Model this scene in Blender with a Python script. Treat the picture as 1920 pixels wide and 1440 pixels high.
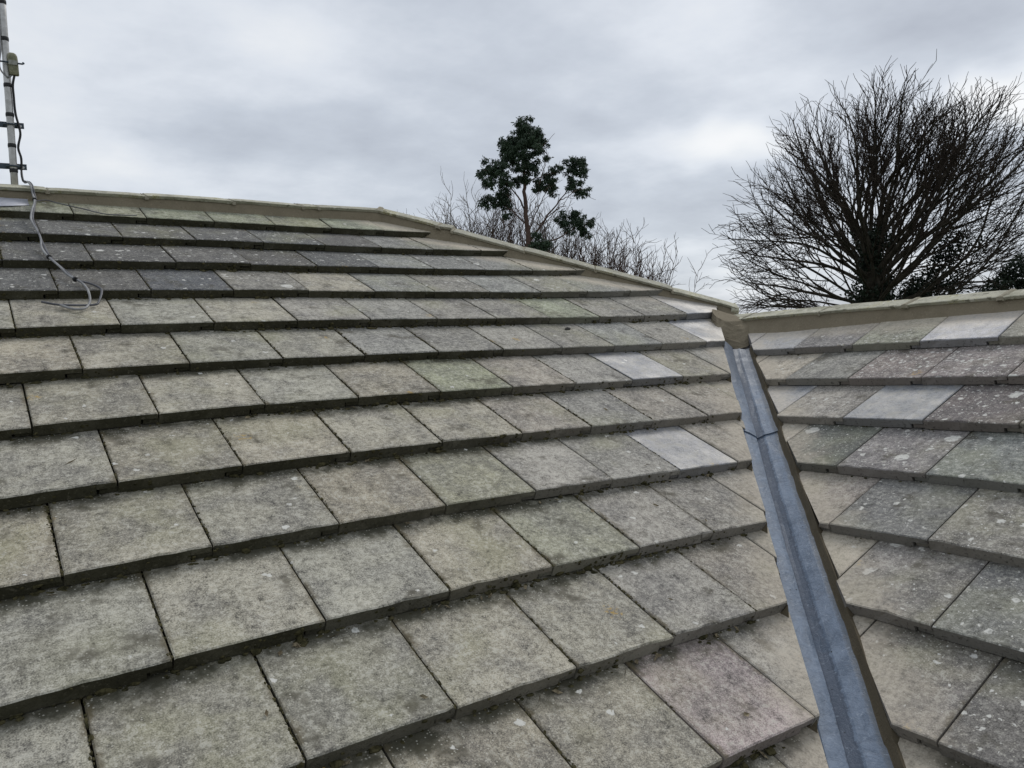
import bpy, bmesh, math, random
import numpy as np
from mathutils import Vector, Matrix, noise as mnoise

random.seed(7)
rng = np.random.default_rng(7)
scene = bpy.context.scene
for o in list(bpy.data.objects):
    bpy.data.objects.remove(o)
col = scene.collection

# ------------------------------------------------------------------ camera
CAM = Vector((-0.74513, -3.98845, -0.61386))
ROT = Matrix(((0.820177, 0.054281, -0.569529),
              (-0.571478, 0.030979, -0.820032),
              (-0.026869, 0.998045, 0.056429)))
cd = bpy.data.cameras.new('camera')
cam = bpy.data.objects.new('camera', cd)
col.objects.link(cam)
cam.matrix_world = Matrix.Translation(CAM) @ ROT.to_4x4()
cd.sensor_fit = 'HORIZONTAL'
cd.sensor_width = 36.0
cd.lens = 36.0 * 1485.75 / 1920.0
cd.clip_start = 0.05
cd.clip_end = 3000.0
scene.camera = cam

# ------------------------------------------------------------------ sky, sun, exposure
SUN_AZ = math.radians(62)      # from +Y towards +X
SUN_EL = math.radians(46)


class G:
    """small helper for building node graphs"""
    def __init__(self, nt):
        self.nt = nt

    def n(self, kind, **kw):
        nd = self.nt.nodes.new(kind)
        for k, v in kw.items():
            setattr(nd, k, v)
        return nd

    def put(self, sock, v):
        if isinstance(v, bpy.types.NodeSocket):
            self.nt.links.new(v, sock)
        else:
            sock.default_value = v

    def m(self, op, a, b=0.0, c=None, clamp=False):
        nd = self.n('ShaderNodeMath', operation=op, use_clamp=clamp)
        self.put(nd.inputs[0], a)
        self.put(nd.inputs[1], b)
        if c is not None:
            self.put(nd.inputs[2], c)
        return nd.outputs[0]

    def v(self, op, a, b=None):
        nd = self.n('ShaderNodeVectorMath', operation=op)
        self.put(nd.inputs[0], a)
        if b is not None:
            self.put(nd.inputs['Scale' if op == 'SCALE' else 1], b)
        return nd.outputs['Value'] if op in ('DOT_PRODUCT', 'LENGTH', 'DISTANCE') else nd.outputs[0]

    def noise(self, vec, scale, detail=4.0, rough=0.55, dist=0.0, color=False):
        nd = self.n('ShaderNodeTexNoise')
        if vec is not None:
            self.put(nd.inputs['Vector'], vec)
        nd.inputs['Scale'].default_value = scale
        nd.inputs['Detail'].default_value = detail
        nd.inputs['Roughness'].default_value = rough
        nd.inputs['Distortion'].default_value = dist
        return nd.outputs['Color'] if color else nd.outputs['Fac']

    def voro(self, vec, scale, rnd=1.0):
        nd = self.n('ShaderNodeTexVoronoi')
        self.put(nd.inputs['Vector'], vec)
        nd.inputs['Scale'].default_value = scale
        nd.inputs['Randomness'].default_value = rnd
        return nd.outputs['Distance'], nd.outputs['Color']

    def ss(self, x, lo, hi, a=0.0, b=1.0):
        nd = self.n('ShaderNodeMapRange', interpolation_type='SMOOTHSTEP')
        self.put(nd.inputs[0], x)
        nd.inputs[1].default_value = lo
        nd.inputs[2].default_value = hi
        nd.inputs[3].default_value = a
        nd.inputs[4].default_value = b
        return nd.outputs[0]

    def mix(self, f, a, b, blend='MIX'):
        nd = self.n('ShaderNodeMix', data_type='RGBA', blend_type=blend)
        self.put(nd.inputs[0], f)
        for s, val in ((nd.inputs[6], a), (nd.inputs[7], b)):
            if isinstance(val, tuple) and len(val) == 3:
                val = val + (1.0,)
            self.put(s, val)
        return nd.outputs[2]

    def xyz(self, v):
        nd = self.n('ShaderNodeSeparateXYZ')
        self.put(nd.inputs[0], v)
        return nd.outputs

    def comb(self, x, y, z):
        nd = self.n('ShaderNodeCombineXYZ')
        for s, val in zip(nd.inputs, (x, y, z)):
            self.put(s, val)
        return nd.outputs[0]


world = bpy.data.worlds.new('World')
scene.world = world
world.use_nodes = True
world.cycles.sampling_method = 'MANUAL'
world.cycles.sample_map_resolution = 512
wt = world.node_tree
wt.nodes.clear()
g = G(wt)
wout = g.n('ShaderNodeOutputWorld')
bg = g.n('ShaderNodeBackground')
sky = g.n('ShaderNodeTexSky', sky_type='NISHITA')
sky.sun_disc = False
sky.sun_elevation = SUN_EL
sky.sun_rotation = SUN_AZ
d = g.n('ShaderNodeTexCoord').outputs['Generated']
X, Y, Z = g.xyz(d)
den = g.m('ADD', g.m('MAXIMUM', Z, 0.0), 0.16)
flat = g.comb(g.m('DIVIDE', X, den), g.m('DIVIDE', Y, den), 0.0)
n_big = g.noise(flat, 0.62, 3.0, 0.52)
n_mid = g.noise(g.v('ADD', flat, (7.3, 2.1, 0.0)), 1.9, 5.0, 0.6)
warp = g.v('SCALE', g.v('SUBTRACT', g.noise(d, 6.0, 2.0, 0.6, 0.0, True), (0.5, 0.5, 0.5)), 0.11)
dw = g.v('ADD', d, warp)


def blob(dirv, rx, ry):
    """a soft lens-shaped break or bank in the clouds towards one compass direction"""
    D = Vector(dirv).normalized()
    r = D.cross(Vector((0, 0, 1))).normalized()
    u = r.cross(D).normalized()
    a = g.m('MULTIPLY', g.v('DOT_PRODUCT', dw, tuple(r)), 1.0 / rx)
    b = g.m('MULTIPLY', g.v('DOT_PRODUCT', g.v('SUBTRACT', dw, tuple(D)), tuple(u)), 1.0 / ry)
    q = g.m('ADD', g.m('MULTIPLY', a, a), g.m('MULTIPLY', b, b))
    e = g.m('POWER', 2.718, g.m('MULTIPLY', q, -1.0))
    return g.m('MULTIPLY', e, g.m('GREATER_THAN', g.v('DOT_PRODUCT', d, tuple(D)), 0.0))


lum = g.m('ADD', g.m('MULTIPLY', n_big, 0.75), g.m('MULTIPLY', n_mid, 0.55))
lum = g.m('ADD', lum, -0.15)
for dv, rx, ry, amp in (((0.905, 0.360, 0.225), 0.085, 0.024, 0.62),
                        ((0.764, 0.608, 0.214), 0.085, 0.018, 0.42),
                        ((0.671, 0.706, 0.222), 0.10, 0.022, 0.16),
                        ((0.333, 0.886, 0.335), 0.12, 0.05, 0.12),
                        ((0.040, 0.957, 0.300), 0.16, 0.10, 0.12),
                        ((0.222, 0.954, 0.180), 0.22, 0.030, 0.14),
                        ((0.293, 0.923, 0.240), 0.16, 0.030, -0.10),
                        ((0.508, 0.803, 0.300), 0.14, 0.05, -0.09),
                        ((0.834, 0.457, 0.310), 0.20, 0.05, -0.14),
                        ):
    lum = g.m('ADD', lum, g.m('MULTIPLY', blob(dv, rx, ry), amp))
cr = g.n('ShaderNodeValToRGB')
wt.links.new(lum, cr.inputs[0])
el = cr.color_ramp.elements
el[0].position = 0.20
el[0].color = (0.38, 0.41, 0.475, 1)
el[1].position = 0.48
el[1].color = (0.60, 0.645, 0.715, 1)
for pos, c in ((0.62, (0.76, 0.80, 0.86, 1)), (0.80, (0.90, 0.92, 0.94, 1)), (1.0, (1.0, 1.0, 1.0, 1))):
    e = el.new(pos)
    e.color = c
nish = g.v('SCALE', sky.outputs[0], 0.09)
wcol = g.mix(0.10, cr.outputs[0], nish)
wt.links.new(wcol, bg.inputs[0])
bg.inputs[1].default_value = 1.0
wt.links.new(bg.outputs[0], wout.inputs[0])

sl = bpy.data.lights.new('sun', 'SUN')
sl.energy = 1.35
sl.angle = math.radians(25)
sl.color = (1.0, 0.96, 0.90)
sun = bpy.data.objects.new('sun', sl)
col.objects.link(sun)
sdir = Vector((math.sin(SUN_AZ) * math.cos(SUN_EL), math.cos(SUN_AZ) * math.cos(SUN_EL), math.sin(SUN_EL)))
sun.rotation_euler = sdir.to_track_quat('Z', 'Y').to_euler()
sun.location = (6, 4, 12)

scene.cycles.max_bounces = 4
scene.cycles.diffuse_bounces = 2
scene.cycles.glossy_bounces = 2
scene.view_settings.view_transform = 'Standard'
scene.view_settings.look = 'None'
scene.view_settings.exposure = 0.0
scene.view_settings.gamma = 1.0
scene.view_settings.use_curve_mapping = False

# ------------------------------------------------------------------ roof geometry (metres)
PITCH = 0.4551633
CP, SP, TP = math.cos(PITCH), math.sin(PITCH), math.tan(PITCH)
GA = 0.30042                   # gauge of the courses
TW = 0.30                      # cover width of a tile
X0 = 3.80378                   # the wing slope meets main-slope height zero here
STEP = 0.036                   # rise of a tile tail over the tile below
GROUND = -4.6
COA = (-0.00617, 0.00869, 0.03577, -0.01452, 0.04564, -0.03381, -0.0603, -0.02433, 0.00976, 0.0382)


def sagA(x, c):
    x = min(max(x, -0.9), 2.8) / 2
    c = min(max(c, 0.0), 11.5) / 6
    t = (1, x, c, x * x, x * c, c * c, x * x * c, x * c * c, c ** 3, x ** 3)
    return sum(a * b for a, b in zip(COA, t))


def sagB(j, c):
    y = min(max(-j, -2.9), -1.5)
    c = min(max(c, 5.0), 11.0)
    return -0.01972 - 0.04127 * (y + 2.2) - 0.00265 * (c - 8) + 0.00011 * (c - 8) ** 2


class Slope:
    def __init__(self, which):
        self.which = which
        if which == 'A':
            self.ex, self.es, self.en = Vector((1, 0, 0)), Vector((0, CP, SP)), Vector((0, -SP, CP))
            self.org, self.sag = Vector((0, 0, 0)), sagA
        else:
            self.ex, self.es, self.en = Vector((0, -1, 0)), Vector((CP, 0, SP)), Vector((-SP, 0, CP))
            self.org, self.sag = Vector((X0, 0, 0)), sagB

    def pt(self, x, c, n=0.0):
        """x along the course, c course number measured down the slope, n height over the line of the tails"""
        return self.org + self.ex * x - self.es * (c * GA) + self.en * (self.sag(x, c) + n)


SA, SB = Slope('A'), Slope('B')
HIP_A, HIP_N = Vector((1.258, 0.193, 0)), Vector((0.63652, 0.77126, 0))

# ------------------------------------------------------------------ materials


def mat(name, build, rough=0.85, spec=0.35):
    m = bpy.data.materials.new(name)
    m.use_nodes = True
    nt = m.node_tree
    nt.nodes.clear()
    gg = G(nt)
    out = gg.n('ShaderNodeOutputMaterial')
    b = gg.n('ShaderNodeBsdfPrincipled')
    b.inputs['Roughness'].default_value = rough
    b.inputs['Specular IOR Level'].default_value = spec
    nt.links.new(b.outputs[0], out.inputs[0])
    build(gg, b)
    return m


def bump(gg, b, h, strength, dist=0.002):
    nd = gg.n('ShaderNodeBump')
    nd.inputs['Strength'].default_value = strength
    nd.inputs['Distance'].default_value = dist
    gg.put(nd.inputs['Height'], h)
    gg.nt.links.new(nd.outputs[0], b.inputs['Normal'])


def cement_mask(gg, pos, nz):
    """cement washed onto the tiles beside the new hip, ridge and valley mortar"""
    x, y, z = gg.xyz(pos)
    dv = gg.m('ABSOLUTE', gg.m('SUBTRACT', gg.m('SUBTRACT', x, y), X0 + 0.03))
    wob = gg.m('MULTIPLY', gg.m('SUBTRACT', nz, 0.5), 0.30)
    dv = gg.m('ADD', dv, wob)
    fv = gg.ss(dv, 0.12, 0.30, 0.65, 0.0)
    dh = gg.v('DOT_PRODUCT', gg.v('SUBTRACT', pos, tuple(HIP_A)), tuple(-HIP_N))
    dh = gg.m('ADD', dh, gg.m('MULTIPLY', wob, 0.5))
    fh = gg.ss(dh, 0.08, 0.21, 0.95, 0.0)
    fh = gg.m('MULTIPLY', fh, gg.ss(z, -0.5, -0.3, 0.3, 1.0))
    fw = gg.m('ADD', x, gg.m('MULTIPLY', wob, 0.35))
    fw = gg.m('MULTIPLY', gg.ss(fw, 2.53, 2.63, 0.0, 0.75), gg.ss(y, -1.0, -1.3))
    return gg.m('MAXIMUM', gg.m('MAXIMUM', fv, fh), fw)


def build_tile(gg, b, smooth=False, spots=True):
    oi = gg.n('ShaderNodeObjectInfo')
    tc = gg.n('ShaderNodeTexCoord').outputs['Object']
    pos = gg.n('ShaderNodeNewGeometry').outputs['Position']
    off = gg.v('SCALE', (37.0, 53.0, 11.0), oi.outputs['Random'])
    vec = gg.v('ADD', tc, off)
    n1 = gg.noise(vec, 7.0, 3.0, 0.6)
    n2 = gg.noise(vec, 75.0, 3.0, 0.78)
    n2b = gg.noise(vec, 22.0, 3.0, 0.72)
    n3 = gg.noise(vec, 330.0, 1.0, 0.7)
    nb = gg.noise(pos, 2.2, 2.0, 0.55)
    # brightness mottling
    val = gg.m('ADD', gg.ss(n1, 0.28, 0.72, 0.76, 1.14), gg.ss(n2, 0.3, 0.7, -0.26, 0.26))
    val = gg.m('ADD', val, gg.ss(n3, 0.28, 0.72, -0.36, 0.40))
    stv = gg.noise(gg.v('MULTIPLY', vec, (34.0, 5.0, 5.0)), 1.0, 2.0, 0.6)
    val = gg.m('ADD', val, gg.m('ADD', gg.ss(stv, 0.3, 0.7, -0.10, 0.12), gg.ss(n2b, 0.3, 0.7, -0.16, 0.16)))
    c = gg.mix(1.0, oi.outputs['Color'], gg.comb(val, val, val), 'MULTIPLY')
    if smooth:
        c = gg.mix(gg.ss(n2b, 0.42, 0.66, 0.05, 0.65), c, gg.mix(n2, (0.20, 0.19, 0.16), (0.38, 0.36, 0.31)))
    if not smooth:
        c = gg.mix(gg.ss(n1, 0.36, 0.60, 0.22, 0.0), c, (0.215, 0.208, 0.21))
        # green-yellow algae in broad drifts, pale crusty lichen in worn flecks
        alg = gg.m('MULTIPLY', gg.ss(nb, 0.48, 0.66), gg.ss(n1, 0.35, 0.65, 0.08, 0.42))
        c = gg.mix(alg, c, gg.mix(n2, (0.17, 0.168, 0.085), (0.36, 0.35, 0.22)))
        crust = gg.m('MULTIPLY', gg.ss(n2, 0.53, 0.61), gg.ss(n2b, 0.40, 0.60, 0.18, 0.58))
        crust = gg.m('MULTIPLY', crust, gg.ss(gg.xyz(oi.outputs['Color'])[1], 0.10, 0.28, 0.40, 1.0))
        c = gg.mix(crust, c, (0.50, 0.485, 0.42))
        pit = gg.m('MULTIPLY', gg.ss(n2, 0.44, 0.34), gg.ss(n2b, 0.52, 0.38, 0.0, 0.55))
        c = gg.mix(pit, c, (0.075, 0.07, 0.06))
        dn = gg.noise(gg.v('ADD', vec, (5.0, 3.0, 1.0)), 9.0, 3.0, 0.65)
        dirt = gg.m('MULTIPLY', gg.ss(dn, 0.57, 0.72, 0.0, 0.75), gg.ss(n3, 0.3, 0.6, 0.6, 1.0))
        c = gg.mix(dirt, c, (0.07, 0.062, 0.042))
        # dark ragged band below the tail of the course above, strongest low on the left
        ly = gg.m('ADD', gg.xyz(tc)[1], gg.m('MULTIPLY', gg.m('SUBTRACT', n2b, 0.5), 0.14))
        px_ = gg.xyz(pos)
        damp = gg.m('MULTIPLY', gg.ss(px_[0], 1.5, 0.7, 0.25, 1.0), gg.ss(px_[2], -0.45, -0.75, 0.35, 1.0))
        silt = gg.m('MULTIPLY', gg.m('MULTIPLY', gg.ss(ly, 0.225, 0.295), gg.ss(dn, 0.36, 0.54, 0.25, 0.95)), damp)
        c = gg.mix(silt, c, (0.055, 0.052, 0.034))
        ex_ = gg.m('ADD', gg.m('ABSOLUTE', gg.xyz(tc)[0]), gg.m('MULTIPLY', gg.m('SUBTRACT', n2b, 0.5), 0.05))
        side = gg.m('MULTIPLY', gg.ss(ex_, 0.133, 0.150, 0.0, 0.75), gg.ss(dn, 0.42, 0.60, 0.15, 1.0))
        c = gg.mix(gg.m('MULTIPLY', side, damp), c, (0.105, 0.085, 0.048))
        fd, fc = gg.voro(vec, 150.0)
        fl = gg.m('MULTIPLY', gg.ss(fd, 0.34, 0.20), gg.m('GREATER_THAN', gg.xyz(fc)[0], 0.70))
        c = gg.mix(gg.m('MULTIPLY', fl, 0.55), c, (0.56, 0.54, 0.46))
    # round white lichen discs; how many depends on the tile
    jit = gg.v('SCALE', gg.v('SUBTRACT', gg.noise(vec, 80.0, 1.0, 0.6, 0.0, True), (0.5, 0.5, 0.5)), 0.018)
    for sc, keep in (((13.0, 0.35), (36.0, 0.9), (85.0, 1.0)) if spots else ((40.0, 1.0),)):
        dist, rc = gg.voro(gg.v('ADD', vec, jit), sc)
        r, gg_, b_ = gg.xyz(rc)
        rad = gg.m('MULTIPLY', r, 0.40)
        edge = gg.m('SUBTRACT', rad, dist)
        mk = gg.ss(edge, 0.0, 0.07)
        on = gg.m('LESS_THAN', gg_, gg.m('MULTIPLY', oi.outputs['Alpha'], keep))
        mk = gg.m('MULTIPLY', gg.m('MULTIPLY', mk, on), gg.ss(n2, 0.30, 0.55, 0.35, 0.95))
        c = gg.mix(mk, c, (0.62, 0.61, 0.56))
    # a few orange-yellow lichen patches
    od, oc = gg.voro(gg.v('ADD', vec, gg.v('SCALE', jit, 2.0)), 7.0)
    r, g2, b2 = gg.xyz(oc)
    om = gg.m('MULTIPLY', gg.ss(od, 0.22, 0.08), gg.m('GREATER_THAN', r, 0.86))
    om = gg.m('MULTIPLY', om, gg.ss(n2, 0.50, 0.58, 0.0, 0.85))
    c = gg.mix(om, c, (0.40, 0.26, 0.06))
    cm = cement_mask(gg, pos, gg.noise(pos, 9.0, 3.0, 0.65))
    cm = gg.m('MULTIPLY', cm, gg.ss(n2, 0.30, 0.60, 0.5, 1.0))
    c = gg.mix(cm, c, gg.mix(n1, (0.44, 0.385, 0.30), (0.56, 0.50, 0.41)))
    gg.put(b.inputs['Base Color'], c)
    if smooth:
        gg.put(b.inputs['Roughness'], gg.ss(n1, 0.3, 0.7, 0.42, 0.66))
    hh = gg.m('ADD', gg.m('MULTIPLY', n2, 0.6), gg.m('MULTIPLY', n3, 0.5))
    bump(gg, b, hh, 0.35 if smooth else 0.8, 0.0025)


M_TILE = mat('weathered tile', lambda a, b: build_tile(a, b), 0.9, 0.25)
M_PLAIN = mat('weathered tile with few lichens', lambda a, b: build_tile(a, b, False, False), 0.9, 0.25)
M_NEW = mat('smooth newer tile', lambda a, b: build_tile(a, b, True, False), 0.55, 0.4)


def build_edge(gg, b):
    oi = gg.n('ShaderNodeObjectInfo')
    pos = gg.n('ShaderNodeNewGeometry').outputs['Position']
    n1 = gg.noise(pos, 5.0, 5.0, 0.6)
    n2 = gg.noise(pos, 90.0, 6.0, 0.7, 0.4)
    x, y, z = gg.xyz(pos)
    # the long damp left-hand run of the roof is blackened by moss; beside the valley the edges are paler
    valley_pale = gg.m('ADD', gg.ss(gg.m('SUBTRACT', x, y), X0 - 1.9, X0 - 0.3), gg.m('MULTIPLY', gg.m('SUBTRACT', n1, 0.5), 1.1), clamp=True)
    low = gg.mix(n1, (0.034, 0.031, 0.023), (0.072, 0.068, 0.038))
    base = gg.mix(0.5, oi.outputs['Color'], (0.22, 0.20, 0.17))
    c = gg.mix(valley_pale, low, base)
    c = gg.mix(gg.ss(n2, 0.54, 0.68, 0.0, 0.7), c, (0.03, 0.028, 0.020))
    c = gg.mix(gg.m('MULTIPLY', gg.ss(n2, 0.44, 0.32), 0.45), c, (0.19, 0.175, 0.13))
    gg.put(b.inputs['Base Color'], c)
    bump(gg, b, n2, 1.0, 0.006)


M_EDGE = mat('mossy tile edge', build_edge, 0.95, 0.15)


def build_ridge(gg, b):
    oi = gg.n('ShaderNodeObjectInfo')
    pos = gg.n('ShaderNodeNewGeometry').outputs['Position']
    n1 = gg.noise(pos, 9.0, 5.0, 0.6, 0.3)
    n2 = gg.noise(pos, 70.0, 7.0, 0.72, 0.5)
    n3 = gg.noise(pos, 380.0, 2.0, 0.6)
    c = gg.mix(gg.ss(n1, 0.3, 0.7), (0.30, 0.29, 0.215), (0.62, 0.60, 0.49))
    c = gg.mix(gg.ss(n2, 0.52, 0.64, 0.0, 0.7), c, (0.58, 0.56, 0.46))
    c = gg.mix(gg.m('MULTIPLY', gg.ss(n1, 0.5, 0.66), gg.ss(n2, 0.40, 0.60)), c, (0.30, 0.28, 0.12))
    c = gg.mix(gg.ss(n2, 0.45, 0.34, 0.0, 0.8), c, (0.11, 0.105, 0.072))
    c = gg.mix(gg.ss(oi.outputs['Random'], 0.2, 1.0, 0.0, 0.45), c, (0.25, 0.24, 0.20))
    ds, rc = gg.voro(gg.v('ADD', pos, gg.v('SCALE', gg.noise(pos, 60.0, 1.0, 0.5, 0.0, True), 0.02)), 30.0)
    sp = gg.m('MULTIPLY', gg.ss(ds, 0.34, 0.22), gg.m('GREATER_THAN', gg.xyz(rc)[0], 0.72))
    c = gg.mix(gg.m('MULTIPLY', sp, 0.8), c, (0.62, 0.60, 0.52))
    sp2 = gg.m('MULTIPLY', gg.ss(ds, 0.40, 0.26), gg.m('LESS_THAN', gg.xyz(rc)[0], 0.16))
    c = gg.mix(gg.m('MULTIPLY', sp2, 0.7), c, (0.12, 0.11, 0.075))
    gg.put(b.inputs['Base Color'], c)
    bump(gg, b, gg.m('ADD', n2, gg.m('MULTIPLY', n3, 0.5)), 0.9, 0.003)


M_RIDGE = mat('lichened concrete ridge', build_ridge, 0.9, 0.25)


def build_mortar(gg, b):
    pos = gg.n('ShaderNodeNewGeometry').outputs['Position']
    n1 = gg.noise(pos, 11.0, 5.0, 0.6, 0.4)
    n2 = gg.noise(pos, 120.0, 6.0, 0.7)
    c = gg.mix(n1, (0.165, 0.138, 0.095), (0.285, 0.245, 0.175))
    c = gg.mix(gg.ss(n2, 0.55, 0.70, 0.0, 0.5), c, (0.38, 0.33, 0.245))
    c = gg.mix(gg.ss(n2, 0.42, 0.32, 0.0, 0.5), c, (0.10, 0.08, 0.05))
    gg.put(b.inputs['Base Color'], c)
    bump(gg, b, gg.m('ADD', n2, n1), 0.8, 0.004)


M_MORTAR = mat('brown mortar', build_mortar, 0.95, 0.2)


def build_joint(gg, b):
    pos = gg.n('ShaderNodeNewGeometry').outputs['Position']
    n1 = gg.noise(pos, 30.0, 3.0, 0.6)
    n2 = gg.noise(pos, 150.0, 3.0, 0.7)
    c = gg.mix(n1, (0.19, 0.165, 0.115), (0.38, 0.35, 0.27))
    gg.put(b.inputs['Base Color'], c)
    bump(gg, b, gg.m('ADD', n2, n1), 0.8, 0.004)


M_JOINT = mat('pale pointing mortar', build_joint, 0.95, 0.2)


def build_fillet(gg, b):
    pos = gg.n('ShaderNodeNewGeometry').outputs['Position']
    n1 = gg.noise(pos, 14.0, 5.0, 0.6, 0.4)
    n2 = gg.noise(pos, 120.0, 6.0, 0.7)
    c = gg.mix(n1, (0.070, 0.057, 0.036), (0.135, 0.112, 0.074))
    c = gg.mix(gg.ss(n2, 0.58, 0.72, 0.0, 0.5), c, (0.2, 0.17, 0.12))
    gg.put(b.inputs['Base Color'], c)
    bump(gg, b, gg.m('ADD', n2, n1), 0.8, 0.004)


M_FILLET = mat('dark damp mortar', build_fillet, 0.9, 0.25)


def build_lead(gg, b):
    at = gg.n('ShaderNodeAttribute', attribute_name='across')
    w = at.outputs['Fac']
    tc = gg.n('ShaderNodeTexCoord').outputs['Object']
    sv = gg.v('MULTIPLY', tc, (1.0, 1.0, 1.0))
    n1 = gg.noise(sv, 10.0, 5.0, 0.6, 0.8)
    n2 = gg.noise(sv, 55.0, 6.0, 0.7, 0.6)
    n3 = gg.noise(sv, 260.0, 3.0, 0.6)
    c = gg.mix(gg.ss(gg.m('ADD', gg.m('MULTIPLY', n1, 0.65), gg.m('MULTIPLY', n2, 0.35)), 0.36, 0.64), (0.095, 0.128, 0.178), (0.195, 0.242, 0.315))
    # water line: dark wet band down the fold, ragged on its outer edge
    ww = gg.m('ADD', w, gg.m('MULTIPLY', gg.m('SUBTRACT', n2, 0.5), 0.022))
    wet = gg.m('MULTIPLY', gg.ss(ww, -0.004, -0.002), gg.ss(ww, 0.027, 0.023))
    wet = gg.m('MULTIPLY', wet, gg.ss(n1, 0.30, 0.50, 0.35, 1.0))
    c = gg.mix(gg.m('MULTIPLY', wet, 0.75), c, (0.075, 0.09, 0.12))
    edge = gg.ss(gg.m('ADD', w, gg.m('MULTIPLY', gg.m('SUBTRACT', n2, 0.5), 0.03)), 0.058, 0.070)
    c = gg.mix(gg.m('MULTIPLY', edge, 0.65), c, (0.085, 0.095, 0.105))
    st = gg.noise(gg.v('MULTIPLY', tc, (60.0, 60.0, 9.0)), 1.0, 5.0, 0.65, 1.2)
    c = gg.mix(gg.ss(st, 0.56, 0.74, 0.0, 0.55), c, (0.38, 0.43, 0.50))
    c = gg.mix(gg.ss(st, 0.44, 0.30, 0.0, 0.45), c, (0.075, 0.092, 0.12))
    # blotchy darker tone towards the top of the gutter
    z = gg.xyz(gg.n('ShaderNodeNewGeometry').outputs['Position'])[2]
    topm = gg.m('MULTIPLY', gg.ss(z, -0.92, -0.76), gg.ss(n1, 0.35, 0.55, 0.5, 1.0))
    c = gg.mix(gg.m('MULTIPLY', topm, 0.8), c, (0.075, 0.096, 0.13))
    pitd, pc = gg.voro(sv, 45.0)
    pm = gg.m('MULTIPLY', gg.m('LESS_THAN', pitd, 0.10), gg.m('GREATER_THAN', gg.xyz(pc)[0], 0.93))
    c = gg.mix(pm, c, (0.02, 0.02, 0.025))
    gg.put(b.inputs['Base Color'], c)
    gg.put(b.inputs['Roughness'], gg.ss(n1, 0.3, 0.7, 0.46, 0.68))
    b.inputs['Metallic'].default_value = 0.08
    bump(gg, b, gg.m('ADD', gg.m('MULTIPLY', n1, 2.0), gg.m('ADD', n2, gg.m('MULTIPLY', n3, 0.3))), 0.55, 0.004)


M_LEAD = mat('weathered lead', build_lead, 0.45, 0.35)


def simple(name, c1, c2, scale=20.0, rough=0.8, metal=0.0, bmp=0.3, spec=0.3):
    def bld(gg, b):
        tc = gg.n('ShaderNodeTexCoord').outputs['Object']
        n1 = gg.noise(tc, scale, 6.0, 0.65, 0.3)
        gg.put(b.inputs['Base Color'], gg.mix(gg.ss(n1, 0.3, 0.7), c1, c2))
        b.inputs['Metallic'].default_value = metal
        if bmp:
            bump(gg, b, n1, bmp, 0.003)
    return mat(name, bld, rough, spec)


M_DECK = simple('roofing felt', (0.012, 0.012, 0.012), (0.03, 0.028, 0.026), 30)
M_RENDER = simple('painted render', (0.55, 0.53, 0.47), (0.68, 0.66, 0.6), 6)
M_MAST = simple('galvanised steel', (0.36, 0.35, 0.33), (0.55, 0.54, 0.52), 25, 0.42, 0.75, 0.1)
M_BRACKET = simple('dark painted steel', (0.035, 0.05, 0.065), (0.07, 0.09, 0.11), 40, 0.5, 0.3, 0.1)
M_TAPE = simple('black tape', (0.012, 0.012, 0.013), (0.03, 0.03, 0.03), 60, 0.55)
M_BOX = simple('algae stained plastic', (0.14, 0.14, 0.08), (0.30, 0.29, 0.20), 45, 0.65)
M_CLIP = simple('grey plastic clip', (0.20, 0.20, 0.17), (0.36, 0.36, 0.32), 40, 0.6)
M_CAB1 = simple('dark grey cable', (0.06, 0.06, 0.068), (0.14, 0.14, 0.15), 18, 0.5)
M_CAB2 = simple('light grey cable', (0.17, 0.17, 0.175), (0.34, 0.34, 0.335), 14, 0.5)
M_BARK = simple('grey brown bark', (0.026, 0.022, 0.016), (0.070, 0.060, 0.046), 5, 0.95, 0, 0.0, 0.1)
M_TWIG = simple('dark twig bark', (0.028, 0.021, 0.016), (0.058, 0.045, 0.036), 3, 0.95, 0, 0.0, 0.1)
M_SHRUB = simple('brown winter twigs', (0.070, 0.045, 0.036), (0.125, 0.086, 0.070), 3, 0.95, 0, 0.0, 0.1)
M_PALE = simple('pale grey bark', (0.10, 0.085, 0.07), (0.19, 0.165, 0.14), 4, 0.95, 0, 0.0, 0.1)
M_LEAF = simple('dark evergreen leaf', (0.018, 0.036, 0.020), (0.045, 0.075, 0.038), 2.5, 0.6, 0, 0.0, 0.35)
M_IVY = simple('dark ivy leaf', (0.010, 0.018, 0.010), (0.024, 0.038, 0.020), 2.5, 0.6, 0, 0.0, 0.35)
M_MOSS = simple('dry moss', (0.020, 0.020, 0.010), (0.10, 0.088, 0.045), 60, 1.0, 0, 0.5, 0.05)
M_GRASS = simple('grass', (0.035, 0.06, 0.02), (0.07, 0.10, 0.035), 0.7, 0.95)
M_STONE = simple('dark pebble', (0.03, 0.027, 0.025), (0.07, 0.065, 0.06), 80, 0.9)

# ------------------------------------------------------------------ mesh helpers


def add_obj(name, verts, faces, material, parent=None, smooth=False, frame=None):
    """frame: 4x4 world matrix of the object; verts are in world coordinates"""
    me = bpy.data.meshes.new(name)
    if frame is None:
        frame = Matrix.Identity(4)
    inv = frame.inverted()
    me.from_pydata([inv @ Vector(v) for v in verts], [], faces)
    for m in (material if isinstance(material, (list, tuple)) else [material]):
        me.materials.append(m)
    if smooth:
        me.polygons.foreach_set('use_smooth', [True] * len(me.polygons))
    me.update()
    ob = bpy.data.objects.new(name, me)
    ob.matrix_world = frame
    col.objects.link(ob)
    if parent is not None:
        bpy_parent(ob, parent)
    return ob


def bpy_parent(ob, parent):
    ob.parent = parent
    ob.matrix_parent_inverse = world_of(parent).inverted()


WORLD = {}


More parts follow.
